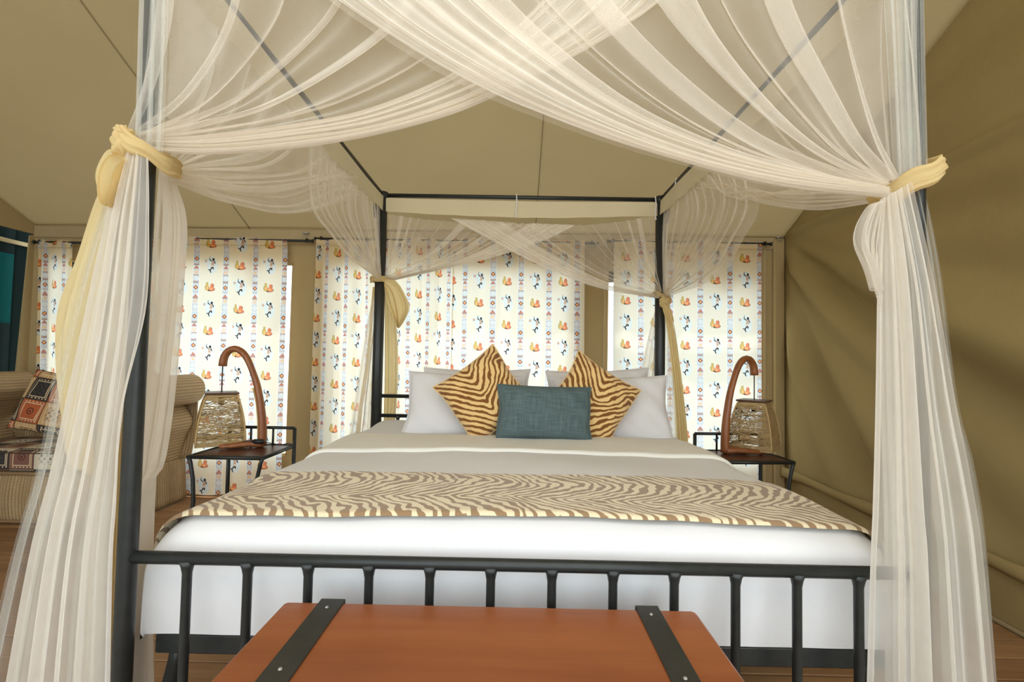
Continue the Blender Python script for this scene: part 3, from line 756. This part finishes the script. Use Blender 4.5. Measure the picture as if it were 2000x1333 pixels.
# left side: front half sagging from the front tie, back half gathered to the rear tie
XS = -W2
def S(ptsyz, x): return [np.array((x if len(p) == 2 else p[2], p[0], p[1])) for p in ptsyz]
def sidekeys(tie, tops, zs_edge_mid, x, back=False):
    return None
def K3(pts, xs_):   # pixel traces on the side plane, x may change along the strand
    return [un(u, v, 'x', xx) for (u, v), xx in zip(pts, xs_)]
tFL = un(330, 335, 'y', .06); tBL = un(742, 545, 'y', 2.06)
LT = [un(560, 140, 'x', XS)]
def rail_pt(y_, side, dz=.10): return np.array((side * W2, y_, HT - dz))
LF = [[rail_pt(.03, -1), tFL + (0, 0, .35), tFL + (0, 0, .02)],
      [rail_pt(.55, -1), np.array((XS, .40, 1.98)), tFL + (0.0, .01, .015)],
      [rail_pt(1.0, -1), np.array((XS - .01, .65, 1.93)), tFL + (0.0, .02, .01)],
      [rail_pt(1.35, -1), un(600, 345, 'x', XS), un(470, 355, 'x', XS - .01), tFL + (0.0, .02, .0)],
      [rail_pt(1.65, -1), un(655, 360, 'x', XS), un(560, 390, 'x', XS), un(440, 375, 'x', XS - .01), tFL + (0, .02, -.01)],
      [rail_pt(1.95, -1), un(694, 382, 'x', XS), un(640, 406, 'x', XS), un(560, 419, 'x', XS), un(500, 410, 'x', XS), un(430, 392, 'x', XS), tFL + (0, .02, -.02)]]
folds(LF, 420, 44, 11, (1, 0, .3), M['net_dense'], seed=7, ov=1.7, amp=(.012, .014))
LB = [[rail_pt(2.05, -1), np.array((XS, 2.06, 2.0)), tBL + (0, .01, .02)],
      [rail_pt(1.8, -1), np.array((XS, 1.93, 2.0)), tBL + (0, 0, .015)],
      [rail_pt(1.5, -1), un(690, 430, 'x', XS + .02), tBL + (0, -.0, .01)],
      [rail_pt(1.2, -1), un(648, 405, 'x', XS + .02), un(700, 490, 'x', XS + .02), tBL + (-.0, -.005, 0)],
      [rail_pt(.9, -1), un(602, 395, 'x', XS + .02), un(640, 455, 'x', XS + .02), un(682, 505, 'x', XS + .02), tBL + (-.0, -.01, -.01)]]
folds(LB, 420, 44, 11, (1, 0, 0), M['net_dense'], seed=8, ov=1.7, amp=(.012, .012))
# right side
tFR = un(1722, 378, 'y', .06); tBR = un(1298, 577, 'y', 2.06)
RF = [[rail_pt(.03, 1), tFR + (.03, 0, .35), tFR + (.03, 0, .02)],
      [rail_pt(.7, 1), np.array((W2, .45, 1.95)), tFR + (0, .01, .015)],
      [rail_pt(1.2, 1), np.array((W2, .9, 1.93)), un(1600, 360, 'x', W2), tFR + (0, .02, .01)],
      [rail_pt(1.6, 1), un(1450, 365, 'x', W2), un(1530, 385, 'x', W2), un(1640, 385, 'x', W2), tFR + (0, .02, 0)],
      [rail_pt(1.85, 1), un(1385, 350, 'x', W2), un(1450, 386, 'x', W2), un(1530, 404, 'x', W2), un(1600, 408, 'x', W2), un(1670, 398, 'x', W2), tFR + (0, .02, -.01)]]
folds(RF, 420, 44, 10, (1, 0, -.3), M['net_dense'], seed=9, ov=1.7, amp=(.012, .014))
RB = [[rail_pt(2.05, 1), np.array((W2, 2.06, 2.0)), tBR + (0, .01, .02)],
      [rail_pt(1.8, 1), np.array((W2, 1.93, 2.0)), tBR + (0, 0, .015)],
      [rail_pt(1.5, 1), un(1362, 420, 'x', W2), un(1330, 500, 'x', W2), tBR + (0, 0, .01)],
      [rail_pt(1.2, 1), un(1420, 400, 'x', W2), un(1370, 500, 'x', W2), tBR + (0, -.005, 0)],
      [rail_pt(.9, 1), un(1473, 395, 'x', W2), un(1440, 470, 'x', W2), un(1395, 540, 'x', W2), tBR + (0, -.01, -.01)]]
folds(RB, 420, 44, 11, (1, 0, 0), M['net_dense'], seed=10, ov=1.7, amp=(.012, .012))
# cream band hanging from the canopy rails
def band(p0, p1, nrm, drop, sagv, seed):
    p0, p1 = np.array(p0, float), np.array(p1, float); n = 90; P = np.zeros((n, 6, 3)); N = np.array(nrm, float)
    for i, s in enumerate(np.linspace(0, 1, n)):
        q = p0 + (p1 - p0) * s; sg = sagv * math.sin(PI * s)
        for j in range(6):
            t = j / 5; P[i, j] = q + np.array((0, 0, -.004 - sg * (.3 + .7 * t) - drop * t)) + N * (.004 * math.sin(s * 40 + seed) * t + .003 * math.sin(s * 13))
    return grid_obj('top_band', P, M['valance'], netr)
band((-W2 + .03, BL - .02, HT - .02), (W2 - .03, BL - .02, HT - .02), (0, 1, 0), .095, .028, 1)
band((-W2 + .02, .05, HT - .02), (-W2 + .02, BL - .05, HT - .02), (1, 0, 0), .10, .02, 2)
band((W2 - .02, .05, HT - .02), (W2 - .02, BL - .05, HT - .02), (1, 0, 0), .10, .02, 3)
band((-W2 + .03, .01, HT - .01), (W2 - .03, .01, HT - .01), (0, 1, 0), .10, .01, 4)
for xx in (-.035, .93):
    MB().tube([(xx, BL - .02, HT + .018), (xx + .004, BL - .03, HT - .05), (xx - .003, BL - .028, HT - .11), (xx + .003, BL - .03, HT - .15)], .0045, 6).build('tape_tie', M['sheet'], netr)
MB().tube([(W2 - .01, 1.75, HT + .018), (W2 - .02, 1.75, HT - .03), (W2 - .018, 1.75, HT - .09)], .004, 6).build('tape_tie', M['sheet'], netr)

# hanging columns under each tie
def column(traces, ys, n, nf, seed, mat='net_side', amp=(.008, .022), ov=1.0, name='net_drape'):
    return folds([K(tr, val=ys) for tr in traces], n, 56, nf, (0, 1, 0), M[mat], name, seed=seed, ov=ov, amp=amp)
# front left, three cloth layers
column([[(250, 290), (205, 420), (150, 650), (95, 900), (40, 1120), (-60, 1640)],
        [(262, 290), (235, 420), (205, 650), (160, 900), (120, 1120), (70, 1640)],
        [(272, 300), (262, 420), (240, 650), (205, 900), (175, 1120), (150, 1640)],
        [(290, 310), (292, 420), (287, 600), (240, 800), (228, 1000), (222, 1120), (215, 1640)]], -.06, 300, 5, 21)
column([[(246, 290), (190, 420), (118, 650), (72, 900), (10, 1120), (-110, 1640)],
        [(262, 295), (230, 450), (190, 700), (130, 950), (90, 1150), (20, 1640)],
        [(280, 305), (270, 450), (235, 700), (200, 950), (170, 1150), (150, 1640)]], -.02, 220, 4, 22, 'net_cool', ov=1.2)
column([[(262, 290), (240, 420), (215, 650), (185, 900), (160, 1120), (120, 1640)],
        [(285, 305), (285, 420), (262, 650), (232, 850), (218, 1000), (212, 1120), (205, 1640)]], .02, 160, 5, 23)
# behind the post: the side panel's own fall
column([[(312, 330), (300, 430), (290, 600), (275, 800), (262, 1000), (258, 1640)],
        [(325, 335), (335, 430), (325, 600), (300, 800), (280, 950), (266, 1200), (262, 1640)],
        [(338, 345), (362, 430), (355, 560), (338, 750), (315, 900), (280, 1020), (266, 1640)]], .12, 200, 5, 24, amp=(.010, .03))
# front right
column([[(1722, 388), (1712, 520), (1708, 800), (1704, 1000), (1698, 1120), (1685, 1640)],
        [(1735, 380), (1750, 560), (1760, 800), (1765, 1000), (1770, 1120), (1775, 1640)],
        [(1755, 370), (1790, 560), (1815, 800), (1840, 1000), (1850, 1120), (1880, 1640)],
        [(1780, 355), (1825, 560), (1865, 780), (1900, 950), (1925, 1120), (1970, 1640)]], -.07, 340, 5.5, 25)
column([[(1730, 388), (1725, 520), (1722, 800), (1715, 1000), (1710, 1120), (1700, 1640)],
        [(1760, 380), (1790, 560), (1800, 800), (1810, 1000), (1820, 1120), (1830, 1640)],
        [(1805, 345), (1838, 520), (1872, 780), (1908, 920), (1938, 1120), (1985, 1640)]], -.02, 240, 4, 26, 'net_cool', ov=1.2)
column([[(1728, 388), (1722, 520), (1726, 800), (1735, 1100), (1740, 1640)],
        [(1748, 380), (1770, 560), (1780, 800), (1800, 1100), (1810, 1640)]], .03, 160, 4, 27)
# small puff of net that spills over the right tie
folds([K([(1720, 392), (1700, 400), (1678, 440), (1676, 475), (1698, 520), (1712, 560)], val=-.10), K([(1728, 395), (1722, 430), (1716, 480), (1716, 520), (1718, 560), (1720, 600)], val=-.08)],
      90, 24, 4, (0, 1, 0), M['net_side'], 'net_puff', seed=28, amp=(.006, .010), ov=.9)
# rear left and rear right falls
column([[(735, 552), (715, 640), (690, 800), (665, 960), (640, 1200)], [(742, 552), (730, 640), (712, 800), (695, 960), (680, 1200)],
        [(748, 552), (742, 640), (735, 800), (728, 960), (720, 1200)]], 2.14, 160, 5, 29, amp=(.008, .02))
column([[(748, 552), (755, 640), (758, 760), (755, 900), (750, 1200)], [(755, 552), (775, 640), (782, 760), (775, 900), (765, 1200)]], 2.17, 90, 3, 30, 'net_cool', amp=(.008, .015))
column([[(1285, 585), (1268, 650), (1250, 740), (1235, 900), (1225, 1200)], [(1292, 585), (1285, 650), (1280, 740), (1275, 900), (1270, 1200)]], 2.15, 90, 3, 31, amp=(.008, .015))
column([[(1297, 585), (1300, 650), (1303, 760), (1305, 900), (1305, 1200)], [(1306, 590), (1322, 660), (1335, 780), (1345, 900), (1350, 1200)]], 2.03, 110, 4, 32, amp=(.008, .018))

# ------------------------------------------------------------------ sashes tied round the posts
def ring_band(c, rx, ry, tilt, w, name, parent, seed=0, thick=.010, tilt_y=0.0):
    n = 72; pr = 30; V_ = []; F_ = []
    for i in range(n):
        a = 2 * PI * i / n; bx, by = math.cos(a) * rx, math.sin(a) * ry
        cz = -bx * tilt + by * tilt_y
        for k in range(pr):
            b_ = 2 * PI * k / pr; off = math.cos(b_) * thick * .8 * (1 + .38 * math.sin(b_ * 7 + a * 1.5 + seed) + .3 * math.sin(b_ * 4 - a * 2)); zz = math.sin(b_) * w / 2 * (1 + .16 * math.sin(a * 3 + seed))
            rr = math.hypot(bx, by); V_.append((c[0] + bx * (1 + off / rr), c[1] + by * (1 + off / rr), c[2] + cz + zz + .003 * math.sin(a * 5)))
    for i in range(n):
        for k in range(pr): F_.append((i * pr + k, ((i + 1) % n) * pr + k, ((i + 1) % n) * pr + (k + 1) % pr, i * pr + (k + 1) % pr))
    return link_mesh(name, V_, F_, M['sash'], parent)
def blob(c, r, name, parent, seed=0, n=44):
    V_ = []; F_ = []
    for i in range(n):
        th = PI * i / (n - 1)
        for j in range(n):
            ph = 2 * PI * j / n; k = 1 + .12 * math.sin(th * 5 + ph * 2 + seed) + .09 * math.sin(ph * 6 + th * 5 + seed * 2) + .05 * math.sin(ph * 9 - th * 7)
            V_.append((c[0] + r[0] * k * math.sin(th) * math.cos(ph), c[1] + r[1] * k * math.sin(th) * math.sin(ph), c[2] + r[2] * k * math.cos(th)))
    for i in range(n - 1):
        for j in range(n): F_.append((i * n + j, i * n + (j + 1) % n, (i + 1) * n + (j + 1) % n, (i + 1) * n + j))
    return link_mesh(name, V_, F_, M['sash'], parent)
SG = 'cream sashes tying the net to the posts'
def tail(keys, parent, n, nf, seed, amp=(.006, .014), name='sash_tail', mat='sash'):
    o = folds(keys, n, 40, nf, (0, 1, 0), M[mat], name, seed=seed, ov=.9, amp=amp, parent=parent)
    return o
c = un(296, 300, 'y', 0); s1 = empty('net_sash', (0, 0, 0)); tag(s1, 'cream sash with a bulky knot on the front left bed post', 'sash', SG)
ring_band(c, .050, .070, .62, .046, 'sash_band', s1, 1)
blob(un(243, 288, 'y', -.05), (.024, .028, .036), 'knot', s1, 1); blob(un(244, 262, 'y', -.05), (.022, .022, .018), 'knot', s1, 2)
tail([K([(240, 300), (210, 290), (190, 315), (182, 345), (192, 380), (205, 400)], val=-.06), K([(243, 310), (228, 325), (220, 345), (218, 365), (212, 385), (208, 402)], val=-.075), K([(246, 318), (244, 335), (238, 355), (230, 370), (220, 390), (210, 404)], val=-.06)], s1, 60, 3, 3, name='sash_loop')
tail([K([(226, 310), (186, 390), (150, 500), (113, 600), (107, 700), (116, 800), (128, 900)], val=.0), K([(236, 315), (205, 400), (172, 520), (152, 640), (146, 720), (150, 820), (156, 920)], val=-.01), K([(244, 320), (235, 420), (215, 540), (200, 640), (192, 740), (188, 830), (186, 930)], val=.0)], s1, 70, 2, 4, amp=(.004, .007))
tail([K([(262, 310), (255, 500), (225, 700), (222, 850), (224, 1000), (214, 1250)], val=.045), K([(275, 310), (268, 500), (240, 700), (236, 850), (236, 1000), (228, 1250)], val=.045)], s1, 40, 2, 14)
c = un(1768, 358, 'y', 0); s2 = empty('net_sash', (0, 0, 0)); tag(s2, 'cream sash wound slantwise round the front right bed post', 'sash', SG)
ring_band(c, .062, .075, -.58, .052, 'sash_band', s2, 2); ring_band(c + (.002, 0, -.014), .058, .078, -.66, .030, 'sash_band', s2, 5)
c = un(742, 547, 'y', 2.09); s3 = empty('net_sash', (0, 0, 0)); tag(s3, 'cream sash with a loose bow on the rear left bed post', 'sash', SG)
ring_band(c, .060, .055, .02, .040, 'sash_band', s3, 3)
tail([K([(752, 545), (772, 548), (790, 575), (798, 600), (790, 622), (778, 640)], val=2.03), K([(750, 550), (764, 565), (772, 585), (776, 605), (778, 622), (777, 640)], val=2.015), K([(750, 556), (752, 575), (756, 595), (764, 612), (772, 628), (776, 640)], val=2.03)], s3, 50, 3, 6, name='sash_loop')
tail([K([(752, 550), (752, 640), (752, 740), (750, 840), (748, 1000)], val=2.19), K([(760, 552), (774, 640), (776, 740), (770, 840), (764, 1000)], val=2.19)], s3, 50, 3, 7)
tail([K([(728, 560), (715, 700), (700, 800), (690, 900), (680, 1000)], val=2.20), K([(732, 560), (722, 700), (708, 800), (700, 900), (692, 1000)], val=2.20)], s3, 30, 2, 17)
c = un(1292, 580, 'y', 2.09); s4 = empty('net_sash', (0, 0, 0)); tag(s4, 'cream sash with a long hanging tail on the rear right bed post', 'sash', SG)
ring_band(c, .056, .052, .35, .036, 'sash_band', s4, 4); blob(un(1298, 590, 'y', 2.02), (.035, .022, .035), 'knot', s4, 3)
tail([K([(1294, 592), (1305, 660), (1316, 760), (1322, 860), (1328, 1000)], val=2.0), K([(1304, 590), (1320, 660), (1334, 760), (1344, 860), (1352, 1000)], val=2.0)], s4, 50, 3, 8)
tail([K([(1300, 592), (1308, 600), (1314, 615), (1316, 628)], val=1.99), K([(1294, 596), (1296, 608), (1302, 622), (1308, 632)], val=1.985)], s4, 30, 2, 9, name='sash_loop')

# ------------------------------------------------------------------ bedside tables
def bedside(x0, x1, y0, y1, z, rz, label, side):
    e = empty('bedside_table', ((x0 + x1) / 2, (y0 + y1) / 2, 0), rz); w, d = (x1 - x0) / 2, (y1 - y0) / 2; tag(e, label, 'bedside table', 'bedside tables')
    MB().box((0, 0, z - .004), (2 * w - .02, 2 * d - .02, .018), bev=.003).build('table_top', M['table_wood'], e, False)
    MB().tube([(-w, -d, z), (w, -d, z), (w, d, z), (-w, d, z)], .0115, 8, closed=True).build('top_frame', M['iron'], e)
    for sx in (-1, 1):
        MB().tube([(sx * w, -d, z), (sx * (w - .012), -d, z - .03), (sx * (w - .03), -d, z - .12), (sx * (w - .038), -d, z - .25), (sx * (w - .02), -d, z - .42), (sx * (w + .01), -d, 0)], .011, 8).build('leg', M['iron'], e)
        MB().tube([(sx * w, d, z + .115), (sx * w, d, z - .2), (sx * w, d, 0)], .012, 8).build('leg', M['iron'], e)
        MB().tube([(sx * (w - .02), -d, .17), (sx * w, d, .17)], .009, 8).build('stretcher', M['iron'], e)
    MB().tube([(-w, d, z + .115), (w, d, z + .115)], .010, 8).build('gallery_rail', M['iron'], e)
    for q in (-.34, .34): MB().tube([(q * w, d, z + .115), (q * w, d, z)], .0065, 6).build('gallery_bar', M['iron'], e)
    return e
TZ = .61
a = un(370, 892, 'z', TZ); b_ = un(512, 896, 'z', TZ); cc = un(578, 870, 'z', TZ)
bedside(a[0], b_[0], (a[1] + b_[1]) / 2, cc[1] - .02, TZ, 0, 'black iron bedside table with dark top on the left of the bed', -1)
LTb = (a, b_, cc)
a2 = un(1550, 905, 'z', TZ)
bedside(a2[0] - .45, a2[0], a2[1], a2[1] + .34, TZ, R_(4), 'black iron bedside table with dark top on the right of the bed', 1)

# ------------------------------------------------------------------ lamps
def lamp(u_base, v_base, u_top, sgn, yd, label, twist, yaw=0.0):
    """arched wooden arm rising on one side, string shade hanging from its tip; sgn=+1 arm on the right of the shade"""
    base = un(u_base, v_base, 'y', yd); base[2] = TZ + .013; e = empty('table_lamp', tuple(base), yaw); tag(e, label, 'table lamp', 'arched bedside lamps')
    k = 1 / (CAM['f'] / (yd - CAM['y']))
    # arm traced in its own plane, metres from the base: x away from the shade is positive * sgn
    arm = [(0, 0), (.0, .10), (-.012, .22), (-.040, .36), (-.075, .46), (-.115, .545), (-.155, .59), (-.20, .605), (-.24, .585), (-.262, .545), (-.268, .495)]
    pts = [(sgn * x_, 0, z_) for x_, z_ in arm]; C = spline(pts, 40)
    rr = np.interp(np.linspace(0, 1, 40), [0, .3, .6, .85, 1], [.030, .025, .021, .025, .0275])
    MB().tube([tuple(p) for p in C], list(rr), 12, flat=.85).build('arm', M['lamp_wood'], e)
    MB().tube([(sgn * -.026, .004, .0), (sgn * -.032, .004, .15), (sgn * -.045, .004, .26), (sgn * -.07, .004, .36)], .006, 6).build('rib', M['twine'], e)
    # two splayed wooden feet
    for q in (-1, 1):
        ft = spline([(0, 0, .012), (sgn * -.06, q * .02 - .02, .018), (sgn * -.13, q * .045 - .035, .014), (sgn * -.20, q * .055 - .05, .010)], 14)
        MB().tube([tuple(p) for p in ft], list(np.interp(np.linspace(0, 1, 14), [0, .4, 1], [.024, .018, .014])), 8, flat=1.5).build('foot', M['lamp_wood'], e)
    tip = np.array((sgn * -.268, 0, .495))
    MB().tube([tuple(tip), (tip[0], 0, .325)], .0035, 6).build('cord', M['plastic'], e)
    # shade
    zt, zb = .315, .015; wt, wb_ = .080, .130
    def prof(t): return wt + (wb_ - wt) * math.sin(t * PI / 2) ** .78
    def sh(face, s, t):  # point on the four-sided shade, s in [-1,1] across, t in [0,1] down
        w = prof(t); a = PI / 2 * face + twist; x_, y_ = s * w, w; dr = .03 * (1 - s * s) * (1 if t > .97 else 0) * 0
        return (tip[0] + math.cos(a) * x_ - math.sin(a) * y_, math.sin(a) * x_ + math.cos(a) * y_, zt + (zb - zt) * t - dr)
    cap = MB(); cap.box((0, 0, 0), (2 * wt + .022, 2 * wt + .022, .012), bev=.003); o = cap.build('shade_cap', M['table_wood'], e, False); o.location = (tip[0], 0, zt + .012); o.rotation_euler = (0, 0, twist)
    fr = MB()
    for f in range(4):
        fr.tube([sh(f, 1, t) for t in np.linspace(0, 1, 12)], .005, 6); fr.tube([sh(f, s, 1) for s in np.linspace(-1, 1, 6)], .0035, 5); fr.tube([sh(f, s, 0) for s in np.linspace(-1, 1, 6)], .004, 5)
    fr.build('shade_frame', M['twine'], e)
    st = MB(); r = random.Random(int(abs(u_base)))
    for f in range(4):
        for _ in range(115):
            t0 = r.random() ** .9; t1 = min(1, max(0, t0 + r.gauss(0, .24)))
            if r.random() < .25: t1 = min(1, max(0, t0 + r.gauss(0, .5)))
            off = r.uniform(-.003, .003); 
            P_ = []
            for s in np.linspace(-1, 1, 7):
                q = list(sh(f, s, t0 + (t1 - t0) * (s + 1) / 2)); q[0] += off; q[1] += off; P_.append(q)
            st.tube(P_, 0.0015, 3, cap=False)
        for _ in range(16):
            t0 = r.uniform(.9, 1); st.tube([sh(f, s, t0) for s in np.linspace(-1, 1, 5)], .002, 3, cap=False)
            t0 = r.uniform(0, .10); st.tube([sh(f, s, t0) for s in np.linspace(-1, 1, 5)], .002, 3, cap=False)
    o = st.build('woven_shade', M['twine'], e); o['kind'] = 'stuff'
    MB().tube([(tip[0], 0, zt), (tip[0], 0, zt - .06)], .018, 12).build('bulb_holder', M['plastic'], e)
    if sgn > 0:
        MB().box((.0, -.045, .035), (.075, .035, .028), bev=.010).build('cord_switch', M['plastic'], e)
        MB().tube([tuple(p) for p in spline([(-.03, -.05, .04), (-.09, -.06, .035), (-.10, -.07, .01), (-.06, -.05, .03), (.04, -.04, .03), (.11, .0, .01), (.17, .02, .012), (.20, .0, -.06), (.215, 0, -.2)], 40)], .0028, 6).build('lamp_flex', M['plastic'], e)
    else:
        MB().tube([tuple(p) for p in spline([(.02, .02, .12), (.07, .02, .05), (.12, .02, .0)], 20)], .0015, 5).build('lamp_flex', M['plastic'], e)
    return e
lamp(512, 868, 455, 1, 1.80, 'arched wooden lamp with string shade on the left bedside table', R_(35))
lamp(1416, 890, 1450, -1, 1.88, 'arched wooden lamp with string shade on the right bedside table', R_(25), R_(25))

# ------------------------------------------------------------------ wooden chest at the foot
tz = .622
a = un(547, 1181, 'z', tz); b_ = un(1357, 1187, 'z', tz)
cx, w, yb = (a[0] + b_[0]) / 2, b_[0] - a[0], -.055; d = .50
ch = empty('chest', (cx, yb - d / 2, 0)); tag(ch, 'reddish wooden chest with two dark metal straps in front of the bed', 'chest')
MB().box((0, 0, .27), (w - .02, d - .02, .48), bev=.006).build('chest_body', M['chest'], ch, False)
MB().box((0, 0, tz - .05), (w, d, .10), bev=.009).build('lid', M['chest'], ch, False)
MB().box((0, 0, .04), (w - .005, d - .005, .06), bev=.006).build('plinth', M['chest'], ch, False)
for u0, u1 in ((620, 668), (1238, 1283)):
    xa = un(u0, 1182, 'z', tz)[0] - cx; xb = un(u1, 1184, 'z', tz)[0] - cx
    m_ = MB(); xm, ww = (xa + xb) / 2, xb - xa
    m_.box((xm, 0, tz + .002), (ww, d + .008, .005), bev=.0015); m_.box((xm, d / 2 + .002, tz - .15), (ww, .005, .31), bev=.0015); m_.box((xm, -d / 2 - .002, tz - .15), (ww, .005, .31), bev=.0015)
    so = m_.build('metal_strap', M['strap'], ch, False)
    for ry in (d / 2 - .035, -d / 2 + .035, 0): MB().tube([(xm, ry, tz + .003), (xm, ry, tz + .007)], [.005, .003], 10).build('rivet', M['bright_metal'], so)

# ------------------------------------------------------------------ wicker settee in the rear left corner
st = empty('wicker_settee', (-3.38, 2.45, 0)); tag(st, 'honey wicker settee with rolled arms behind the net at left', 'settee')
def rel(P): P = np.array(P, float); P[..., 0] += 3.38; P[..., 1] -= 2.45; return P
def wick(name, P, ribs=0, axis=0):
    P = rel(P); d0 = np.r_[0, np.cumsum(np.linalg.norm(np.diff(P[:, P.shape[1] // 2], axis=0), axis=1))]; d1 = np.r_[0, np.cumsum(np.linalg.norm(np.diff(P[P.shape[0] // 2], axis=0), axis=1))]
    uv = np.zeros((*P.shape[:2], 2)); uv[..., 0] = d0[:, None]; uv[..., 1] = d1[None]
    o = grid_obj(name, P, M['wicker'], st, uv=uv); s = o.modifiers.new('s', 'SOLIDIFY'); s.thickness = .012; s.offset = 0; return o
def sweep(prof, ys, n=60, bulge=None):
    C = spline([(p[0], 0, p[1]) for p in prof], n); P = np.zeros((n, len(ys), 3))
    for j, y_ in enumerate(ys): P[:, j, 0] = C[:, 0]; P[:, j, 2] = C[:, 2]; P[:, j, 1] = y_
    return P
xr, xl = -2.72, -4.10; yf, ybk = 2.10, 2.72
def ribbed(P, nrm_axis, sgn, per=.026, amp=.005, along=0):
    d0 = np.r_[0, np.cumsum(np.linalg.norm(np.diff(P[:, 0], axis=0), axis=1))]; P = P.copy()
    P[:, :, nrm_axis] += sgn * amp * np.abs(np.sin(d0 * PI / per))[:, None]; return P
# front skirt
n = 260; P = np.zeros((n, 10, 3))
for i, x_ in enumerate(np.linspace(xl, xr, n)):
    for j, z_ in enumerate(np.linspace(.015, .345, 10)): P[i, j] = (x_, yf - .02 * math.sin((z_ - .015) / .33 * PI) , z_)
wick('front_skirt', ribbed(P, 1, -1))
MB().tube([tuple(rel(p)) for p in ((xl, yf - .01, .02), (xr, yf - .01, .02))], .012, 8).build('bottom_rail', M['wicker'], st)
MB().tube([tuple(rel(p)) for p in ((xl, yf - .012, .345), (xr, yf - .012, .345))], .014, 8).build('top_rail', M['wicker'], st)
for sx, xb in ((1, xr), (-1, xl)):
    ns = 130; P = np.zeros((ns, 10, 3))
    for i, y_ in enumerate(np.linspace(yf, ybk, ns)):
        for j, z_ in enumerate(np.linspace(.015, .345, 10)): P[i, j] = (xb + sx * .025 * (1 - z_ / .345) , y_, z_)
    wick('side_skirt', ribbed(P, 0, sx))
    cxs = xb + sx * .03 if sx > 0 else xb + .02; R0 = .115; cz = .90
    prof = [(xb, .345), (xb + sx * .015, .50), (xb + sx * .05, .66), (cxs - sx * R0 * .98, .86)]
    for a_ in np.linspace(180, -150, 12): prof.append((cxs + sx * R0 * math.cos(math.radians(a_)), cz + R0 * math.sin(math.radians(a_))))
    wick('arm', sweep(prof, np.linspace(yf + .02, ybk, 16), 90))
    # arm front: woven panel following the roll
    q = sweep(prof, [yf + .02, yf + .02], 60)[:, 0]; inner = q.copy(); inner[:, 0] -= sx * .05; 
    core = np.array([[cxs, yf + .015, cz]]); 
    P = np.zeros((60, 4, 3))
    for i in range(60):
        tgt = np.array((cxs, yf + .01, cz)) if i > 18 else np.array((q[i, 0] - sx * .14, yf + .02, q[i, 2] - .0))
        for j in range(4): P[i, j] = q[i] + (tgt - q[i]) * j / 3 + np.array((0, -.02 * math.sin(j / 3 * PI), 0))
    wick('arm_front', P)
    MB().tube([tuple(rel(p)) for p in q[::2]], .013, 8).build('arm_binding', M['wicker'], st)
    MB().tube([tuple(rel((xb - sx * .03, y_, z_))) for y_, z_ in ((yf + .04, .02), (yf + .04, -.0))], .024, 10).build('foot', M['wicker'], st)
    MB().tube([tuple(rel((xb - sx * .03, y_, z_))) for y_, z_ in ((ybk - .04, .02), (ybk - .04, -.0))], .024, 10).build('foot', M['wicker'], st)
# arched back
n = 200; P = np.zeros((n, 16, 3)); top = []
for i, x_ in enumerate(np.linspace(xl, xr + .08, n)):
    s = (x_ - xl) / (xr + .08 - xl); zt = .80 + .27 * math.sin(PI * min(1, max(0, s))) ** .8
    for j in range(16): t = j / 15; P[i, j] = (x_, ybk - .04 + .06 * t + .02 * math.sin(t * PI), .34 + (zt - .34) * t)
    top.append(P[i, -1])
wick('back', ribbed(P, 1, -1)); MB().tube([tuple(rel(p)) for p in top[::6]], .024, 10).build('back_rail', M['wicker'], st)
# cushions
def box_cushion(name, c, s, mat, label, rot=(0, 0, 0), group=None):
    e = empty(name, c); e.rotation_euler = rot; tag(e, label, 'cushion', group); n = 16; Vv = []; Fv = []; U = []
    def sup(a, b_): return a
    faces = [(0, 1, 2, 1), (0, 1, 2, -1), (0, 2, 1, 1), (0, 2, 1, -1), (1, 2, 0, 1), (1, 2, 0, -1)]
    for ax, ay, az, sg in faces:
        b0 = len(Vv)
        for i in range(n):
            for j in range(n):
                p = [0, 0, 0]; p[ax] = -1 + 2 * i / (n - 1); p[ay] = -1 + 2 * j / (n - 1); p[az] = sg
                q = np.array(p); L4 = (np.abs(q) ** 9).sum() ** (1 / 9); q = q / L4
                v_ = q * np.array(s) / 2; v_[2] += (.012 * (1 - q[0] ** 2) * (1 - q[1] ** 2)) * (1 if q[2] > 0 else 0)
                Vv.append(tuple(v_)); U.append((v_[ax] + .09, v_[ay] + .05))
        for i in range(n - 1):
            for j in range(n - 1):
                k = b0 + i * n + j; f = (k, k + n, k + n + 1, k + 1)
                Fv.append(f)
    o = link_mesh('cover', Vv, Fv, mat, e, True, np.array(U))
    for zz in (-s[2] / 2 + .012, s[2] / 2 - .012):
        ps = []
        for a_ in np.linspace(0, 2 * PI, 60, endpoint=False):
            q = np.array((math.cos(a_), math.sin(a_))); q = q / (np.abs(q) ** 9).sum() ** (1 / 9); ps.append((q[0] * s[0] / 2, q[1] * s[1] / 2, zz))
        MB().tube(ps, .004, 6, closed=True).build('piping', M['patch_dark'], e)
    return e
box_cushion('cushion', ((xl + xr) / 2 + .01, 2.385, .425), (xr - xl - .06, .60, .145), M['patch_dark'], 'long dark patterned seat cushion on the wicker settee', group='settee cushions')
pc_ = at(104, 788, 2.44)
pillow('cushion', .46, .46, .13, M['patch'], pc_, (R_(-16), R_(10), R_(4)), 9, pinch=.04, label='rust and black patchwork back cushion propped on the wicker settee', cat='cushion', group='settee cushions')

# small hardware above the curtains
for k, (u, v) in enumerate(((597, 455), (1521, 463))):
    p = un(u, v, 'y', 2.84); e = MB(); e.box((0, 0, 0), (.05, .03, .012), bev=.003); e.tube([(-.012, -.01, -.0), (-.012, -.02, -.03), (.01, -.02, -.04), (.012, -.02, -.02)], .004, 6)
    o = e.build('wall_hook', M['bright_metal'], wb); o.location = tuple(p)
